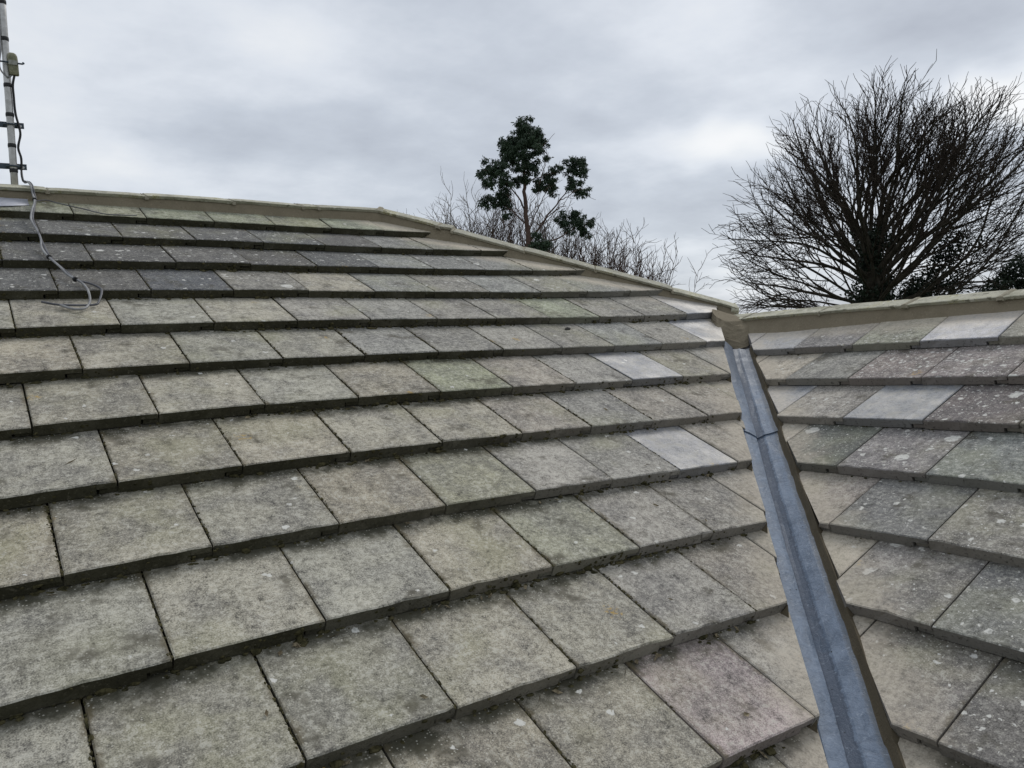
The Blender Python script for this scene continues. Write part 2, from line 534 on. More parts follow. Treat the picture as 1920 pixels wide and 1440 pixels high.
def world_of(o):
    m = o.matrix_basis.copy()
    while o.parent is not None:
        m = o.parent.matrix_basis @ o.matrix_parent_inverse @ m if False else o.matrix_parent_inverse @ m
        m = o.parent.matrix_basis @ m
        o = o.parent
    return m


def tag(o, label, cat, group=None):
    o['label'] = label
    o['category'] = cat
    if group:
        o['group'] = group
    return o


def empty(name, loc):
    e = bpy.data.objects.new(name, None)
    e.empty_display_size = 0.2
    e.matrix_world = Matrix.Translation(Vector(loc))
    col.objects.link(e)
    return e


def box_vf(c, h, R=None):
    R = R or Matrix.Identity(3)
    vs = [Vector(c) + R @ Vector((sx * h[0], sy * h[1], sz * h[2])) for sx in (-1, 1) for sy in (-1, 1) for sz in (-1, 1)]
    fs = [(0, 1, 3, 2), (4, 6, 7, 5), (0, 4, 5, 1), (2, 3, 7, 6), (0, 2, 6, 4), (1, 5, 7, 3)]
    return vs, fs


def join(parts):
    V, F = [], []
    for vs, fs in parts:
        o = len(V)
        V += list(vs)
        F += [tuple(i + o for i in f) for f in fs]
    return V, F


def sweep(rings, closed=True, caps=True):
    n = len(rings[0])
    V = [v for r in rings for v in r]
    F = []
    for i in range(len(rings) - 1):
        for k in range(n if closed else n - 1):
            k2 = (k + 1) % n
            F.append((i * n + k, i * n + k2, (i + 1) * n + k2, (i + 1) * n + k))
    if caps and closed:
        F.append(tuple(reversed(range(n))))
        F.append(tuple(range((len(rings) - 1) * n, len(rings) * n)))
    return V, F


def tube(path, radii, sides=8):
    rings = []
    up = Vector((0.13, 0.21, 0.97))
    for i, p in enumerate(path):
        a = path[max(i - 1, 0)]
        b = path[min(i + 1, len(path) - 1)]
        t = (Vector(b) - Vector(a)).normalized()
        u = t.cross(up)
        if u.length < 1e-3:
            u = t.cross(Vector((1, 0, 0)))
        u.normalize()
        w = t.cross(u)
        r = radii[i] if hasattr(radii, '__len__') else radii
        rings.append([Vector(p) + (u * math.cos(2 * math.pi * k / sides) + w * math.sin(2 * math.pi * k / sides)) * r for k in range(sides)])
    return sweep(rings)


def catmull(pts, sub=6):
    P = [Vector(p) for p in pts]
    P = [P[0] * 2 - P[1]] + P + [P[-1] * 2 - P[-2]]
    out = []
    for i in range(1, len(P) - 2):
        for k in range(sub):
            t = k / sub
            a, b, c, e = P[i - 1], P[i], P[i + 1], P[i + 2]
            out.append(0.5 * ((2 * b) + (c - a) * t + (2 * a - 5 * b + 4 * c - e) * t * t + (3 * b - a - 3 * c + e) * t ** 3))
    out.append(P[-2])
    return out


def nz(x, y=0.0, z=0.0):
    return mnoise.noise(Vector((x, y, z)))


# ------------------------------------------------------------------ ground and house body
S = 400.0
gx = 24
gv = [(-S + 2 * S * i / gx, -S + 2 * S * j / gx, GROUND) for j in range(gx + 1) for i in range(gx + 1)]
gf = [(j * (gx + 1) + i, j * (gx + 1) + i + 1, (j + 1) * (gx + 1) + i + 1, (j + 1) * (gx + 1) + i) for j in range(gx) for i in range(gx)]
ground = add_obj('ground', gv, gf, M_GRASS)
ground['kind'] = 'structure'

house = empty('house', (0, 0, GROUND))
tag(house, 'house roofed in flat grey concrete tiles with a lower wing meeting at a lead valley', 'house')
EAVE = 14.35
ZE = -EAVE * GA * SP
ye, xe = -EAVE * GA * CP, X0 - EAVE * GA * CP
# walls: an L-shaped body below the eaves (outline in plan, anticlockwise)
XW_R = 2.8 + (2.8 - xe) - 0.25        # right-hand wall of wing
plan = [(-6.0, ye + 0.25), (xe + 0.25, ye + 0.25), (xe + 0.25, -8.0), (XW_R, -8.0), (XW_R, 4.0), (-6.0, 4.0)]
nv = len(plan)
wv = [(x, y, GROUND) for x, y in plan] + [(x, y, ZE + 0.02) for x, y in plan]
wf = [(i, (i + 1) % nv, nv + (i + 1) % nv, nv + i) for i in range(nv)]
add_obj('wall', wv, wf, M_RENDER, house)

# slope decks (under the tiles)


def deck(name, pts, thick, parent):
    P = [Vector(p) for p in pts]
    nrm = (P[1] - P[0]).cross(P[2] - P[0]).normalized()
    if nrm.z < 0:
        P.reverse()
        nrm = -nrm
    n = len(P)
    V = P + [p - nrm * thick for p in P]
    F = [tuple(range(n)), tuple(reversed(range(n, 2 * n)))] + [(i, n + i, n + (i + 1) % n, (i + 1) % n) for i in range(n)]
    return add_obj(name, V, F, M_DECK, parent)


DN = -0.088


def A(x, c):
    return SA.org + SA.ex * x - SA.es * (c * GA) + SA.en * DN


def B(j, c):
    return SB.org + SB.ex * j - SB.es * (c * GA) + SB.en * DN


def valley_x(c):
    return X0 - c * GA * CP


main_slope = deck('main_slope', [A(-3.2, -0.95), A(1.30, -0.95), A(2.70, 3.95), A(valley_x(4.3), 4.3), A(valley_x(EAVE), EAVE), A(-3.2, EAVE)], 0.03, house)
wing_slope = deck('wing_slope', [B(0 - (valley_x(4.1) - X0), 4.1), B(6.2, 4.1), B(6.2, EAVE), B(-(valley_x(EAVE) - X0), EAVE)], 0.03, house)
# slopes on the far side of the ridges
apex = Vector((1.31, 0.28, 0.14))
zr, zl = -0.53, ZE
back_y = 0.28 + (0.14 - zl) / TP
right_x = 2.8 + (zr - zl) / TP
rear_slope = deck('rear_slope', [(-3.2, 0.28, 0.13), apex, (right_x, back_y, zl), (-3.2, back_y, zl)], 0.05, house)
side_slope = deck('side_slope', [apex, (2.80, -0.96, zr), (2.80, -8.2, zr), (right_x, -8.2, zl), (right_x, back_y, zl)], 0.05, house)
rear_slope.data.materials[0] = M_TILE
side_slope.data.materials[0] = M_TILE
for o in (rear_slope, side_slope):
    o.color = (0.24, 0.23, 0.2, 0.2)

# ------------------------------------------------------------------ roof tiles
V_A, V_B = -0.072, 0.122       # the cut edges of tiles each side of the valley


def clip_bm(bm, co, no):
    geom = bm.verts[:] + bm.edges[:] + bm.faces[:]
    r = bmesh.ops.bisect_plane(bm, geom=geom, plane_co=co, plane_no=no, clear_outer=True, dist=1e-5)
    ed = [e for e in r['geom_cut'] if isinstance(e, bmesh.types.BMEdge)]
    if ed:
        f = bmesh.ops.holes_fill(bm, edges=ed, sides=0)
        for fc in f['faces']:
            fc.material_index = 1


def make_tile(sl, c, x0, x1, tint, spots, new, clips, parent, tilt):
    L = GA * 1.20
    gap = 0.0022
    x0 += gap
    x1 -= gap
    T0, TM = -0.0335, -0.0170
    xn = x1 - 0.043
    w = x1 - x0
    xs = [x0, x0 + 0.003] + [x0 + w * t for t in (0.12, 0.25, 0.38, 0.5, 0.62, 0.74)] + [xn, x1 - 0.018, x1 - 0.003, x1]
    ys = [0.0, 0.0035, 0.05, 0.14, 0.24, L]
    nxn, nyn = len(xs), len(ys)
    sd = random.uniform(0, 900)
    bm = bmesh.new()
    chip = {}
    for i in range(1, nxn - 1):
        if random.random() < 0.14:
            chip[i] = random.uniform(0.002, 0.007)
    lift = random.uniform(-0.0015, 0.002)

    stp = {('A', 0): 0.020, ('B', 5): 0.016}.get((sl.which, c), STEP)

    def P(x, y, n):
        return sl.pt(x, c - y / GA, n)
    top = {}
    for i, x in enumerate(xs):
        for j, y in enumerate(ys):
            n = -stp * y / GA + lift + tilt[0] * (x - x0) + tilt[1] * (GA - y)
            yy, xx = y, x
            if j < 2:
                yy += 0.0016 * nz(x * 22, sd) + chip.get(i, 0.0) * (1.0 if j == 0 else 0.9) + tilt[2] * (x - x0)
            if j == 0:
                n -= 0.0028 + chip.get(i, 0.0) * 0.5
            if i in (0, nxn - 1):
                n -= 0.0022
                xx += 0.0012 * nz(y * 25, sd + 3)
            n += 0.0008 * nz(x * 14, y * 14, sd)
            top[i, j] = bm.verts.new(P(xx, yy, n))
    fb, bb = {}, {}

    def lower(dct, i, lev, y):
        k = (i, lev)
        if k not in dct:
            yy = y + (0.0016 * nz(xs[i] * 22, sd) + tilt[2] * (xs[i] - x0) - 0.0006 if y < 0.1 else 0)
            nn = (T0 if lev == 0 else TM) - stp * y / GA + lift + tilt[0] * (xs[i] - x0) + tilt[1] * (GA - y)
            dct[k] = bm.verts.new(P(xs[i], yy, nn))
        return dct[k]
    inn = xs.index(xn)
    for i in range(nxn - 1):
        for j in range(nyn - 1):
            bm.faces.new((top[i, j], top[i + 1, j], top[i + 1, j + 1], top[i, j + 1])).material_index = 0
        lev = 0 if i < inn else 1
        a, b = lower(fb, i, lev, 0.0), lower(fb, i + 1, lev, 0.0)
        e, f = lower(bb, i, lev, L), lower(bb, i + 1, lev, L)
        bm.faces.new((a, b, top[i + 1, 0], top[i, 0])).material_index = 1
        bm.faces.new((b, a, e, f)).material_index = 1
        bm.faces.new((f, e, top[i, nyn - 1], top[i + 1, nyn - 1])).material_index = 1
    bm.faces.new((fb[inn, 0], fb[inn, 1], bb[inn, 1], bb[inn, 0])).material_index = 1
    bm.faces.new([fb[0, 0]] + [top[0, j] for j in range(nyn)] + [bb[0, 0]]).material_index = 1
    bm.faces.new([bb[nxn - 1, 1]] + [top[nxn - 1, j] for j in range(nyn - 1, -1, -1)] + [fb[nxn - 1, 1]]).material_index = 1
    # interlocking tongue that runs under the neighbour
    tx0, tx1 = x0 - 0.041, x0 + 0.004
    tv = []
    for y in (0.005, L * 0.92):
        for (x, n) in ((tx0, T0 + 0.001), (tx1, T0 + 0.001), (tx1, TM - 0.0018), (tx0, TM - 0.0018)):
            tv.append(bm.verts.new(P(x, y, n - stp * y / GA + lift)))
    for q in ((0, 1, 2, 3), (7, 6, 5, 4), (0, 4, 5, 1), (1, 5, 6, 2), (2, 6, 7, 3), (3, 7, 4, 0)):
        bm.faces.new([tv[k] for k in q]).material_index = 1
    bmesh.ops.recalc_face_normals(bm, faces=bm.faces[:])
    for co, no in clips:
        clip_bm(bm, co, no)
    if len(bm.faces) < 4:
        bm.free()
        return None
    o = sl.pt((x0 + x1) / 2, c, 0)
    fr = Matrix((sl.ex, sl.es, sl.en)).transposed().to_4x4()
    fr.translation = o
    bm.transform(fr.inverted())
    me = bpy.data.meshes.new('roof_tile')
    bm.to_mesh(me)
    bm.free()
    me.materials.append(M_NEW if new else M_TILE if spots > 0.11 else M_PLAIN)
    me.materials.append(M_EDGE)
    ob = bpy.data.objects.new('roof_tile', me)
    ob.matrix_world = fr
    ob.color = (tint[0] * 1.27, tint[1] * 1.25, tint[2] * 1.26, spots)
    col.objects.link(ob)
    bpy_parent(ob, parent)
    return ob


OLIVE, GREYB, DARK = (0.268, 0.252, 0.200), (0.242, 0.228, 0.196), (0.096, 0.096, 0.090)
BLUE, PINK, MAUVE = (0.180, 0.190, 0.206), (0.285, 0.250, 0.240), (0.190, 0.170, 0.160)
GREEN, BEIGE = (0.225, 0.235, 0.165), (0.335, 0.305, 0.245)
NEWLIGHT = (0.27, 0.28, 0.305)


def jitter(t, a=0.10):
    k = 1 + random.uniform(-a, a)
    w = random.uniform(-0.035, 0.035)
    return (t[0] * k * (1 + w), t[1] * k, t[2] * k * (1 - w))


SPEC_A = {(5, 7.5): (BLUE, 0.0, 1), (4, 8): (BLUE, 0.0, 1), (6, 5): (BLUE, 0.05, 1), (6, 6): (GREYB, 0.05, 0), (8, 4): ((0.195, 0.202, 0.212), 0.02, 1),
          (11, 1.5): (PINK, 0.03, 0), (10, 2): (GREYB, 0.06, 0), (7, 5): (GREYB, 0.05, 0), (3, 1.5): (OLIVE, 0.15, 0),
          (1, 1.5): (DARK, 0.55, 0), (1, 2.5): (DARK, 0.1, 0), (3, -0.5): ((0.085, 0.088, 0.09), 0.1, 0), (9, 2.5): (GREYB, 0.1, 0),
          (6, 2): (GREEN, 0.05, 0), (8, 1): ((0.235, 0.235, 0.175), 0.08, 0), (9, 1.5): ((0.225, 0.23, 0.18), 0.08, 0), (4, 5): (GREEN, 0.1, 0)}


def style_a(c, u):
    if (c, u) in SPEC_A:
        t, s, n = SPEC_A[(c, u)]
        return jitter(t, 0.04), s, n
    if c == 0:
        t = GREEN if u > -1 else (0.20, 0.205, 0.15)
    elif c in (1, 2):
        t = DARK if u < 3 else (0.17, 0.17, 0.155)
    elif c == 3:
        t = DARK if u < 0.4 else (0.20, 0.198, 0.175)
    elif c <= 5:
        t = OLIVE if u < 1 else (0.215, 0.212, 0.188)
    else:
        t = OLIVE if u < 2 else GREYB
    return jitter(t, 0.12), (0.22 if 0 < c < 4 else random.choice((0.02, 0.03, 0.06))), 0


SQ = math.sqrt(0.5)
for c in range(0, 15):
    off = 0.15 if c % 2 else 0.0
    lo, hi = -2.4, (2.75 if c < 5 else valley_x(c) + 0.2)
    i = math.ceil((lo - off) / TW)
    js = []
    while i * TW + off < hi + 0.3:
        js.append(i * TW + off + random.uniform(-0.003, 0.003))
        i += 1
    for a, b in zip(js[:-1], js[1:]):
        u = round((a - off) / TW) + (0.5 if c % 2 else 0)
        yc = -c * GA * CP
        clips = []
        hip_d = (b - HIP_A.x) * HIP_N.x + (yc + 0.4 - HIP_A.y) * HIP_N.y
        if hip_d > 0.0 and c <= 6:
            clips.append((HIP_A + HIP_N * 0.03, HIP_N))
            if (a - HIP_A.x) * HIP_N.x + (yc - 0.02 - HIP_A.y) * HIP_N.y > 0.05:
                continue
        if c >= 4 and b - yc - X0 > V_A - 0.3:
            if a - (yc + 0.36) - X0 > V_A:
                continue
            clips.append((Vector((X0 + V_A + random.uniform(-0.012, 0.010), 0, 0)), Vector((SQ, -SQ, 0))))
        t, s, nw = style_a(c, u)
        make_tile(SA, c, a, b, t, s, nw, clips, main_slope,
                  (random.uniform(-.004, .004), random.uniform(-.004, .004), random.uniform(-.006, .006)))

SPEC_B = {(5, -1): (NEWLIGHT, 0.0, 1), (5, 0): ((0.25, 0.255, 0.26), 0.05, 1), (5, 1): ((0.20, 0.188, 0.175), 0.25, 0), (5, 2): ((0.215, 0.215, 0.165), 0.35, 0), (5, 3): (NEWLIGHT, 0.0, 1), (5, 4): (OLIVE, 0.2, 0),
          (6, -0.5): (BEIGE, 0.2, 0), (6, 0.5): (BEIGE, 0.2, 0), (6, 1.5): ((0.215, 0.21, 0.185), 0.1, 0), (6, 2.5): (MAUVE, 0.95, 0), (6, 3.5): ((0.215, 0.185, 0.17), 0.75, 0), (6, 4.5): (MAUVE, 0.6, 0),
          (7, 0): (BEIGE, 0.1, 0), (7, 1): ((0.225, 0.232, 0.24), 0.05, 1), (7, 2): ((0.26, 0.245, 0.215), 0.35, 0), (7, 3): ((0.165, 0.175, 0.186), 0.0, 1), (7, 4): ((0.135, 0.12, 0.115), 0.7, 0),
          (8, 1.5): (BEIGE, 0.1, 0), (8, 2.5): ((0.105, 0.11, 0.095), 0.35, 0), (8, 3.5): ((0.215, 0.195, 0.18), 0.4, 0), (8, 4.5): ((0.17, 0.175, 0.16), 0.25, 0),
          (9, 3): ((0.26, 0.24, 0.215), 0.08, 0), (9, 4): ((0.165, 0.16, 0.145), 0.2, 0), (9, 5): ((0.22, 0.21, 0.185), 0.4, 0),
          (10, 3.5): (BEIGE, 0.1, 0), (10, 4.5): ((0.185, 0.178, 0.165), 0.2, 0), (10, 5.5): ((0.165, 0.162, 0.15), 0.4, 0),
          (11, 4): (BEIGE, 0.1, 0), (11, 5): ((0.215, 0.205, 0.185), 0.12, 0), (11, 6): ((0.135, 0.132, 0.122), 0.3, 0)}
# joints on the wing: j = -y, first joint of the top course at 1.69
for c in range(5, 15):
    base = 1.686 + (0.15 if c % 2 == 0 else 0.0)
    lo = X0 - valley_x(c) - 0.55
    for k in range(-6, 14):
        a = base + k * TW
        b = a + TW
        if b < lo or a > 5.6:
            continue
        a += 0.0025 * nz(a * 7, c)
        b += 0.0025 * nz(b * 7, c)
        u = k + (0.5 if c % 2 == 0 else 0)
        clips = []
        # keep x - y - X0 >= V_B
        xl, xh = valley_x(c), valley_x(c) + 0.33
        if xh + b - X0 < V_B + 0.01:
            continue
        if xl + a - X0 < V_B + 0.2:
            clips.append((Vector((X0 + V_B + random.uniform(-0.010, 0.012), 0, 0)), Vector((-SQ, SQ, 0))))
        if c == 5:
            clips.append((Vector((2.74, 0, 0)), Vector((1, 0, 0))))
        # index in the table: joint left of the tile counted along the slope
        uu = {5: k + 1, 6: k + 1.5, 7: k + 1, 8: k + 1.5}.get(c, k + (1.5 if c % 2 == 0 else 1))
        key = (c, uu)
        if key in SPEC_B:
            t, s, nw = SPEC_B[key]
            t = jitter(t, 0.03)
        else:
            t, s, nw = jitter(random.choice((GREYB, MAUVE, OLIVE))), random.choice((0.1, 0.3, 0.5)), 0
        make_tile(SB, c, a, b, t, s, nw, clips, wing_slope,
                  (random.uniform(-.004, .004), random.uniform(-.004, .004), random.uniform(-.006, .006)))

# ------------------------------------------------------------------ ridge, hip and wing ridge


def ridge_line(kind, t):
    """crest point and the two wing-edge points at parameter t (metres along the plan run)"""
    if kind == 'ridge':
        x = 1.31 - t
        zc = 0.155 + 0.013 * min(max(x, -0.8), 1.4) + 0.002 * nz(x * 1.7)
        return Vector((x, 0.28, zc)), Vector((0, -1, 0))
    if kind == 'hip':
        a, b = Vector((1.322, 0.270, 0.176)), Vector((2.869, -1.007, -0.442))
        u = t / 2.006
        return a.lerp(b, u) + Vector((0, 0, 0.003 * nz(t * 2.1, 4.0))), Vector((-0.63652, -0.77126, 0))
    y = -1.06 - t
    zc = -0.506 + 0.029 * min(t, 1.6)
    return Vector((2.80, y, zc + 0.002 * nz(y * 2, 9))), Vector((-1, 0, 0))


def ridge_tile(kind, t0, t1, parent, lap):
    """angular ridge tile; lap lifts the end t1 over its neighbour"""
    W, D, TH = 0.112, 0.033, 0.015
    prof = [(W - 0.011, -D - TH + 0.003), (W + 0.001, -D - 0.001), (W - 0.004, -D + 0.003)] + \
           [(W * k, -D * k) for k in (0.66, 0.36, 0.14)] + [(0.0, -0.002)] + \
           [(-W * k, -D * k) for k in (0.14, 0.36, 0.66)] + [(-W + 0.004, -D + 0.003), (-W - 0.001, -D - 0.001), (-W + 0.011, -D - TH + 0.003),
            (0.0, -TH - 0.004)]
    rings = []
    n = 9
    tl = random.uniform(-0.006, 0.006)
    lf0 = random.uniform(-0.003, 0.003)
    shf = random.uniform(-0.004, 0.004)
    for i in range(n):
        t = t0 + (t1 - t0) * i / (n - 1)
        c, sd = ridge_line(kind, t)
        e = -0.0025 if i in (0, n - 1) else 0.0
        rings.append([c + sd * (w + shf + 0.0018 * nz(t * 31, k)) + Vector((0, 0, lf0 + h + e + tl * (i / n) + w * tl * 2 + 0.0010 * nz(t * 25, k * 3.1, 5) + lap * i / (n - 1)))
                      for k, (w, h) in enumerate(prof)])
    V, F = sweep(rings)
    c0, s0 = ridge_line(kind, t0)
    return add_obj('ridge_tile' if kind != 'hip' else 'hip_tile', V, F, M_RIDGE, parent, frame=Matrix.Translation(c0))


def bedding(kind, t0, t1, name, base):
    rings = []
    n = max(8, int((t1 - t0) / 0.035))
    for i in range(n + 1):
        t = t0 + (t1 - t0) * i / n
        c, sd = ridge_line(kind, t)
        wob = 0.004 * nz(t * 9, 2.2) + 0.002 * nz(t * 31, 7.7)
        f0 = base(t)
        top = -0.033 - 0.011
        rings.append([c + sd * (f0[0] + wob) + Vector((0, 0, f0[1])),
                      c + sd * (0.099 + 0.6 * wob) + Vector((0, 0, top - 0.012)),
                      c + sd * (0.093 + 0.6 * wob) + Vector((0, 0, top + 0.006)),
                      c + sd * 0.03 + Vector((0, 0, -0.024)),
                      c - sd * 0.03 + Vector((0, 0, -0.024)),
                      c - sd * (0.100 + wob) + Vector((0, 0, top + 0.004)),
                      c - sd * (0.108 + wob) + Vector((0, 0, f0[1] - 0.02))])
    V, F = sweep(rings)
    return add_obj(name, V, F, M_MORTAR, house, smooth=False, frame=Matrix.Translation(ridge_line(kind, t0)[0]))


def joint_mortar(kind, t, width, parent, proud=-0.0035):
    """mortar pointed over a ridge joint"""
    rings = []
    for i in range(5):
        tt = t + width * (i / 4 - 0.5)
        c, sd = ridge_line(kind, tt)
        up = proud if 0 < i < 4 else -0.0015
        r = []
        for k, (w, h) in enumerate(((0.1135, -0.049), (0.1145, -0.034), (0.075, -0.022), (0.04, -0.012), (0.0, -0.001),
                                    (-0.04, -0.012), (-0.075, -0.022), (-0.1145, -0.034), (-0.1135, -0.049), (0, -0.03))):
            q = up * (1.0 + 0.5 * nz(k * 1.7, t * 13, i))
            r.append(c + sd * (w + (q * 0.8 if w > 0 else -q * 0.8 if w < 0 else 0)) + Vector((0, 0, h + q)) +
                     sd.cross(Vector((0, 0, 1))) * (0.008 * nz(k * 0.9, t * 7)))
        rings.append(r)
    V, F = sweep(rings)
    return add_obj('mortar_joint', V, F, M_JOINT, parent, frame=Matrix.Translation(ridge_line(kind, t)[0]))


def base_main(t):
    x = 1.31 - t
    c, sd = ridge_line('ridge', t)
    f = 0.106
    y = 0.28 - f
    return f, (y * TP + sagA(x, 0) / CP - 0.045) - c.z


def base_hip(t):
    c, sd = ridge_line('hip', t)
    p = c + sd * 0.108
    return 0.106, (p.y * TP + sagA(p.x, max(0, -p.y / CP / GA)) / CP - 0.035) - c.z


def base_wing(t):
    c, sd = ridge_line('wing', t)
    f = 0.118 + 0.055 * max(0.0, 1 - t / 0.9)
    x = 2.80 - f
    return f, ((x - X0) * TP + sagB(-c.y, 5) / CP - 0.030) - c.z


rb = bedding('ridge', -0.02, 4.3, 'ridge_bedding', base_main)
hb = bedding('hip', -0.01, 2.0, 'hip_bedding', base_hip)
wb = bedding('wing', 0.0, 4.6, 'wing_ridge_bedding', base_wing)
rj = [0.0, 0.41, 0.50, 0.865, 1.277, 1.69, 2.11, 2.53, 2.95, 3.37, 3.79, 4.21]
for a, b in zip(rj[:-1], rj[1:]):
    ridge_tile('ridge', a + 0.004, b - 0.003, rb, 0.0)
for t in rj[1:-1]:
    if t in (0.41, 0.50, 0.865, 1.277, 1.69, 2.11, 2.53):
        joint_mortar('ridge', t, 0.018, rb)
hj = [0.0, 0.345, 0.425, 0.832, 1.228, 1.655, 2.006]
for a, b in zip(hj[:-1], hj[1:]):
    ridge_tile('hip', a + 0.004, b - 0.003, hb, 0.004)
for t in hj[:-1]:
    joint_mortar('hip', t, 0.030 if t in (0.0, 0.345) else 0.016, hb, 0.003 if t in (0.0, 0.345) else -0.0035)
wj = [0.0, 0.15, 0.61, 1.04, 1.43, 1.85, 2.27, 2.70, 3.12, 3.54, 3.96]
for a, b in zip(wj[:-1], wj[1:]):
    ridge_tile('wing', a + 0.004, b - 0.003, wb, 0.0)
for t in wj[1:6]:
    joint_mortar('wing', t, 0.030 if t in (1.04, 1.43) else 0.012, wb, 0.003 if t in (1.04, 1.43) else -0.0035)

# mortar that plugs the lowest end of the hip and the head of the valley


def lump(name, pts_bottom, pts_top, m, parent, sub=3, amp=0.004):
    def dense(P):
        P = [Vector(q) for q in P]
        out = []
        for a, b in zip(P, P[1:] + P[:1]):
            out += [a.lerp(b, t / 4) for t in range(4)]
        m = len(out)
        return [(out[k - 1] + out[k] * 2 + out[(k + 1) % m]) / 4 for k in range(m)]
    pts_bottom, pts_top = dense(pts_bottom), dense(pts_top)
    n = len(pts_bottom)
    rings = []
    for i in range(sub + 1):
        t = i / sub
        rings.append([Vector(a).lerp(Vector(b), t) + Vector((amp * nz(i * 0.8, k * 0.45), amp * nz(i * 0.7, k * 0.6, 3), 0.4 * amp * nz(i * 0.9, k * 0.7, 9))) for k, (a, b) in enumerate(zip(pts_bottom, pts_top))])
    V, F = sweep(rings)
    return add_obj(name, V, F, m, parent, frame=Matrix.Translation(Vector(pts_bottom[0])))


ce, se = ridge_line('hip', 2.004)
dh = Vector((0.77126, -0.63652, 0))
capw = ((0.110, -0.046), (0.109, -0.033), (0.05, -0.015), (0.0, -0.002), (-0.05, -0.015), (-0.109, -0.033), (-0.110, -0.046), (-0.07, -0.075), (0.0, -0.085), (0.08, -0.080))
rg = []
for dd, sc in ((-0.03, 0.96), (0.006, 1.0), (0.012, 0.95)):
    rg.append([ce + dh * (dd + 0.003 * nz(k * 2.1, dd * 50)) + se * (w * sc) + Vector((0, 0, h * (2 - sc) + 0.0015 * nz(k * 1.3, 2))) for k, (w, h) in enumerate(capw)])
V, F = sweep(rg)
add_obj('hip_end_mortar', V, F, M_RIDGE, hb, frame=Matrix.Translation(ce))


def vpt(c, w, dz):
    """point at valley station c (courses), w metres across (towards the wing), dz over the line of the tile tails"""
    k = c * GA * CP
    x, y = X0 - k + w * SQ, -k - w * SQ
    if w < 0:
        sg = sagA(x, -y / (GA * CP))
    else:
        sg = sagB(-y, (X0 - x) / (GA * CP))
    sg0 = 0.5 * (sagA(X0 - k, c) + sagB(k, c))
    f = min(1.0, abs(w) / 0.06)
    return Vector((x, y, -k * TP + abs(w) * SQ * TP + dz + (sg * f + sg0 * (1 - f)) / CP))


# head of valley: a steep mortar face closing the trough under the wing ridge
hv_b = [vpt(4.66, -0.075, -0.060), vpt(4.66, -0.03, -0.068), vpt(4.68, 0.02, -0.066), vpt(4.66, 0.088, -0.055), vpt(4.3, 0.13, -0.06), vpt(4.0, 0.0, -0.06), vpt(4.3, -0.10, -0.06)]
hv_t = [vpt(4.50, -0.070, 0.012), vpt(4.46, -0.03, 0.022), vpt(4.44, 0.02, 0.022), vpt(4.46, 0.088, 0.016), vpt(4.25, 0.13, 0.01), vpt(3.95, 0.0, 0.02), vpt(4.2, -0.09, 0.01)]
lump('valley_head_mortar', hv_b, hv_t, M_MORTAR, house, 9, 0.007)

# ------------------------------------------------------------------ lead valley gutter


def lead_sheet(c0, c1, lift, parent):
    ws = [-0.070, -0.060, -0.048, -0.030, -0.014, -0.003, 0.000, 0.010, 0.020, 0.030, 0.045, 0.060, 0.074, 0.088]
    rings, att = [], []
    n = int((c1 - c0) / 0.05)
    for i in range(n + 1):
        c = c0 + (c1 - c0) * i / n
        r = []
        for k, w in enumerate(ws):
            cen = 0.006 * nz(c * 0.6, 1.5) + 0.002 * nz(c * 2.2, 8.5)
            dz = -0.044 + lift
            if -0.003 <= w <= 0.0005:
                dz -= -0.002 if w < 0 else 0.004
            elif 0 < w < 0.025:
                dz -= 0.004 - w * 0.2
            elif w >= 0.025:
                dz += 0.004 - 0.10 * max(0, w - 0.06)
            else:
                dz += 0.004 + 0.05 * max(0.0, -w - 0.02)
            if w < -0.045:
                dz -= 0.022 * (-w - 0.045) / 0.025
            dz += 0.0022 * nz(c * 3.1, w * 30, 1.0) + 0.0008 * nz(c * 9, w * 70, 4)
            q = vpt(c, w + cen * (1 - abs(w) / 0.11), 0)
            r.append(q + Vector((0, 0, dz)))
            att.append(w)
        rings.append(r)
    V, F = sweep(rings, closed=False)
    F = [tuple(reversed(f)) for f in F]
    ob = add_obj('lead_sheet', V, F, M_LEAD, parent, smooth=False, frame=Matrix.Translation(V[0]))
    a = ob.data.attributes.new('across', 'FLOAT', 'POINT')
    a.data.foreach_set('value', att)
    so = ob.modifiers.new('thickness', 'SOLIDIFY')
    so.thickness = 0.0035
    so.offset = -1
    return ob


gutter = empty('valley_gutter', vpt(5, 0, -0.05))
bpy_parent(gutter, house)
lead_sheet(4.85, 7.32, 0.006, gutter)
lead_sheet(7.15, EAVE + 0.1, 0.0, gutter)


def fillet(side, name):
    rings = []
    n = 260
    for i in range(n + 1):
        c = 4.9 + (EAVE - 4.9) * i / n
        wob = 0.0045 * nz(c * 2.3, side * 5) + 0.0018 * nz(c * 9, side * 3)
        if side > 0:
            w_in, w_out = 0.063 + wob, 0.0860 + wob * 0.4
        else:
            w_in, w_out = -0.052 + wob, -0.056
        ca = c - w_out * side * SQ / (GA * CP)          # course number under the outer edge
        f = ca - math.floor(ca)
        hgt = (-STEP * (1 - f) - 0.010) / CP if side < 0 else (-0.011 - 0.010 * (1 - f) + 0.004 * nz(c * 3.3, 6))
        lowz = -0.056
        r = [vpt(c, w_in, lowz), vpt(c, (w_in + w_out) / 2 + 0.002 * side, (lowz + hgt) / 2 - 0.002), vpt(c, w_out, hgt),
             vpt(c, w_out + side * 0.02, hgt - 0.030), vpt(c, w_out + side * 0.02, lowz - 0.03), vpt(c, w_in, lowz - 0.03)]
        rings.append(r if side > 0 else list(reversed(r)))
    V, F = sweep(rings)
    return add_obj(name, V, F, M_FILLET, gutter, frame=Matrix.Translation(rings[0][0]))


fillet(1, 'mortar_fillet')
fillet(-1, 'mortar_fillet')

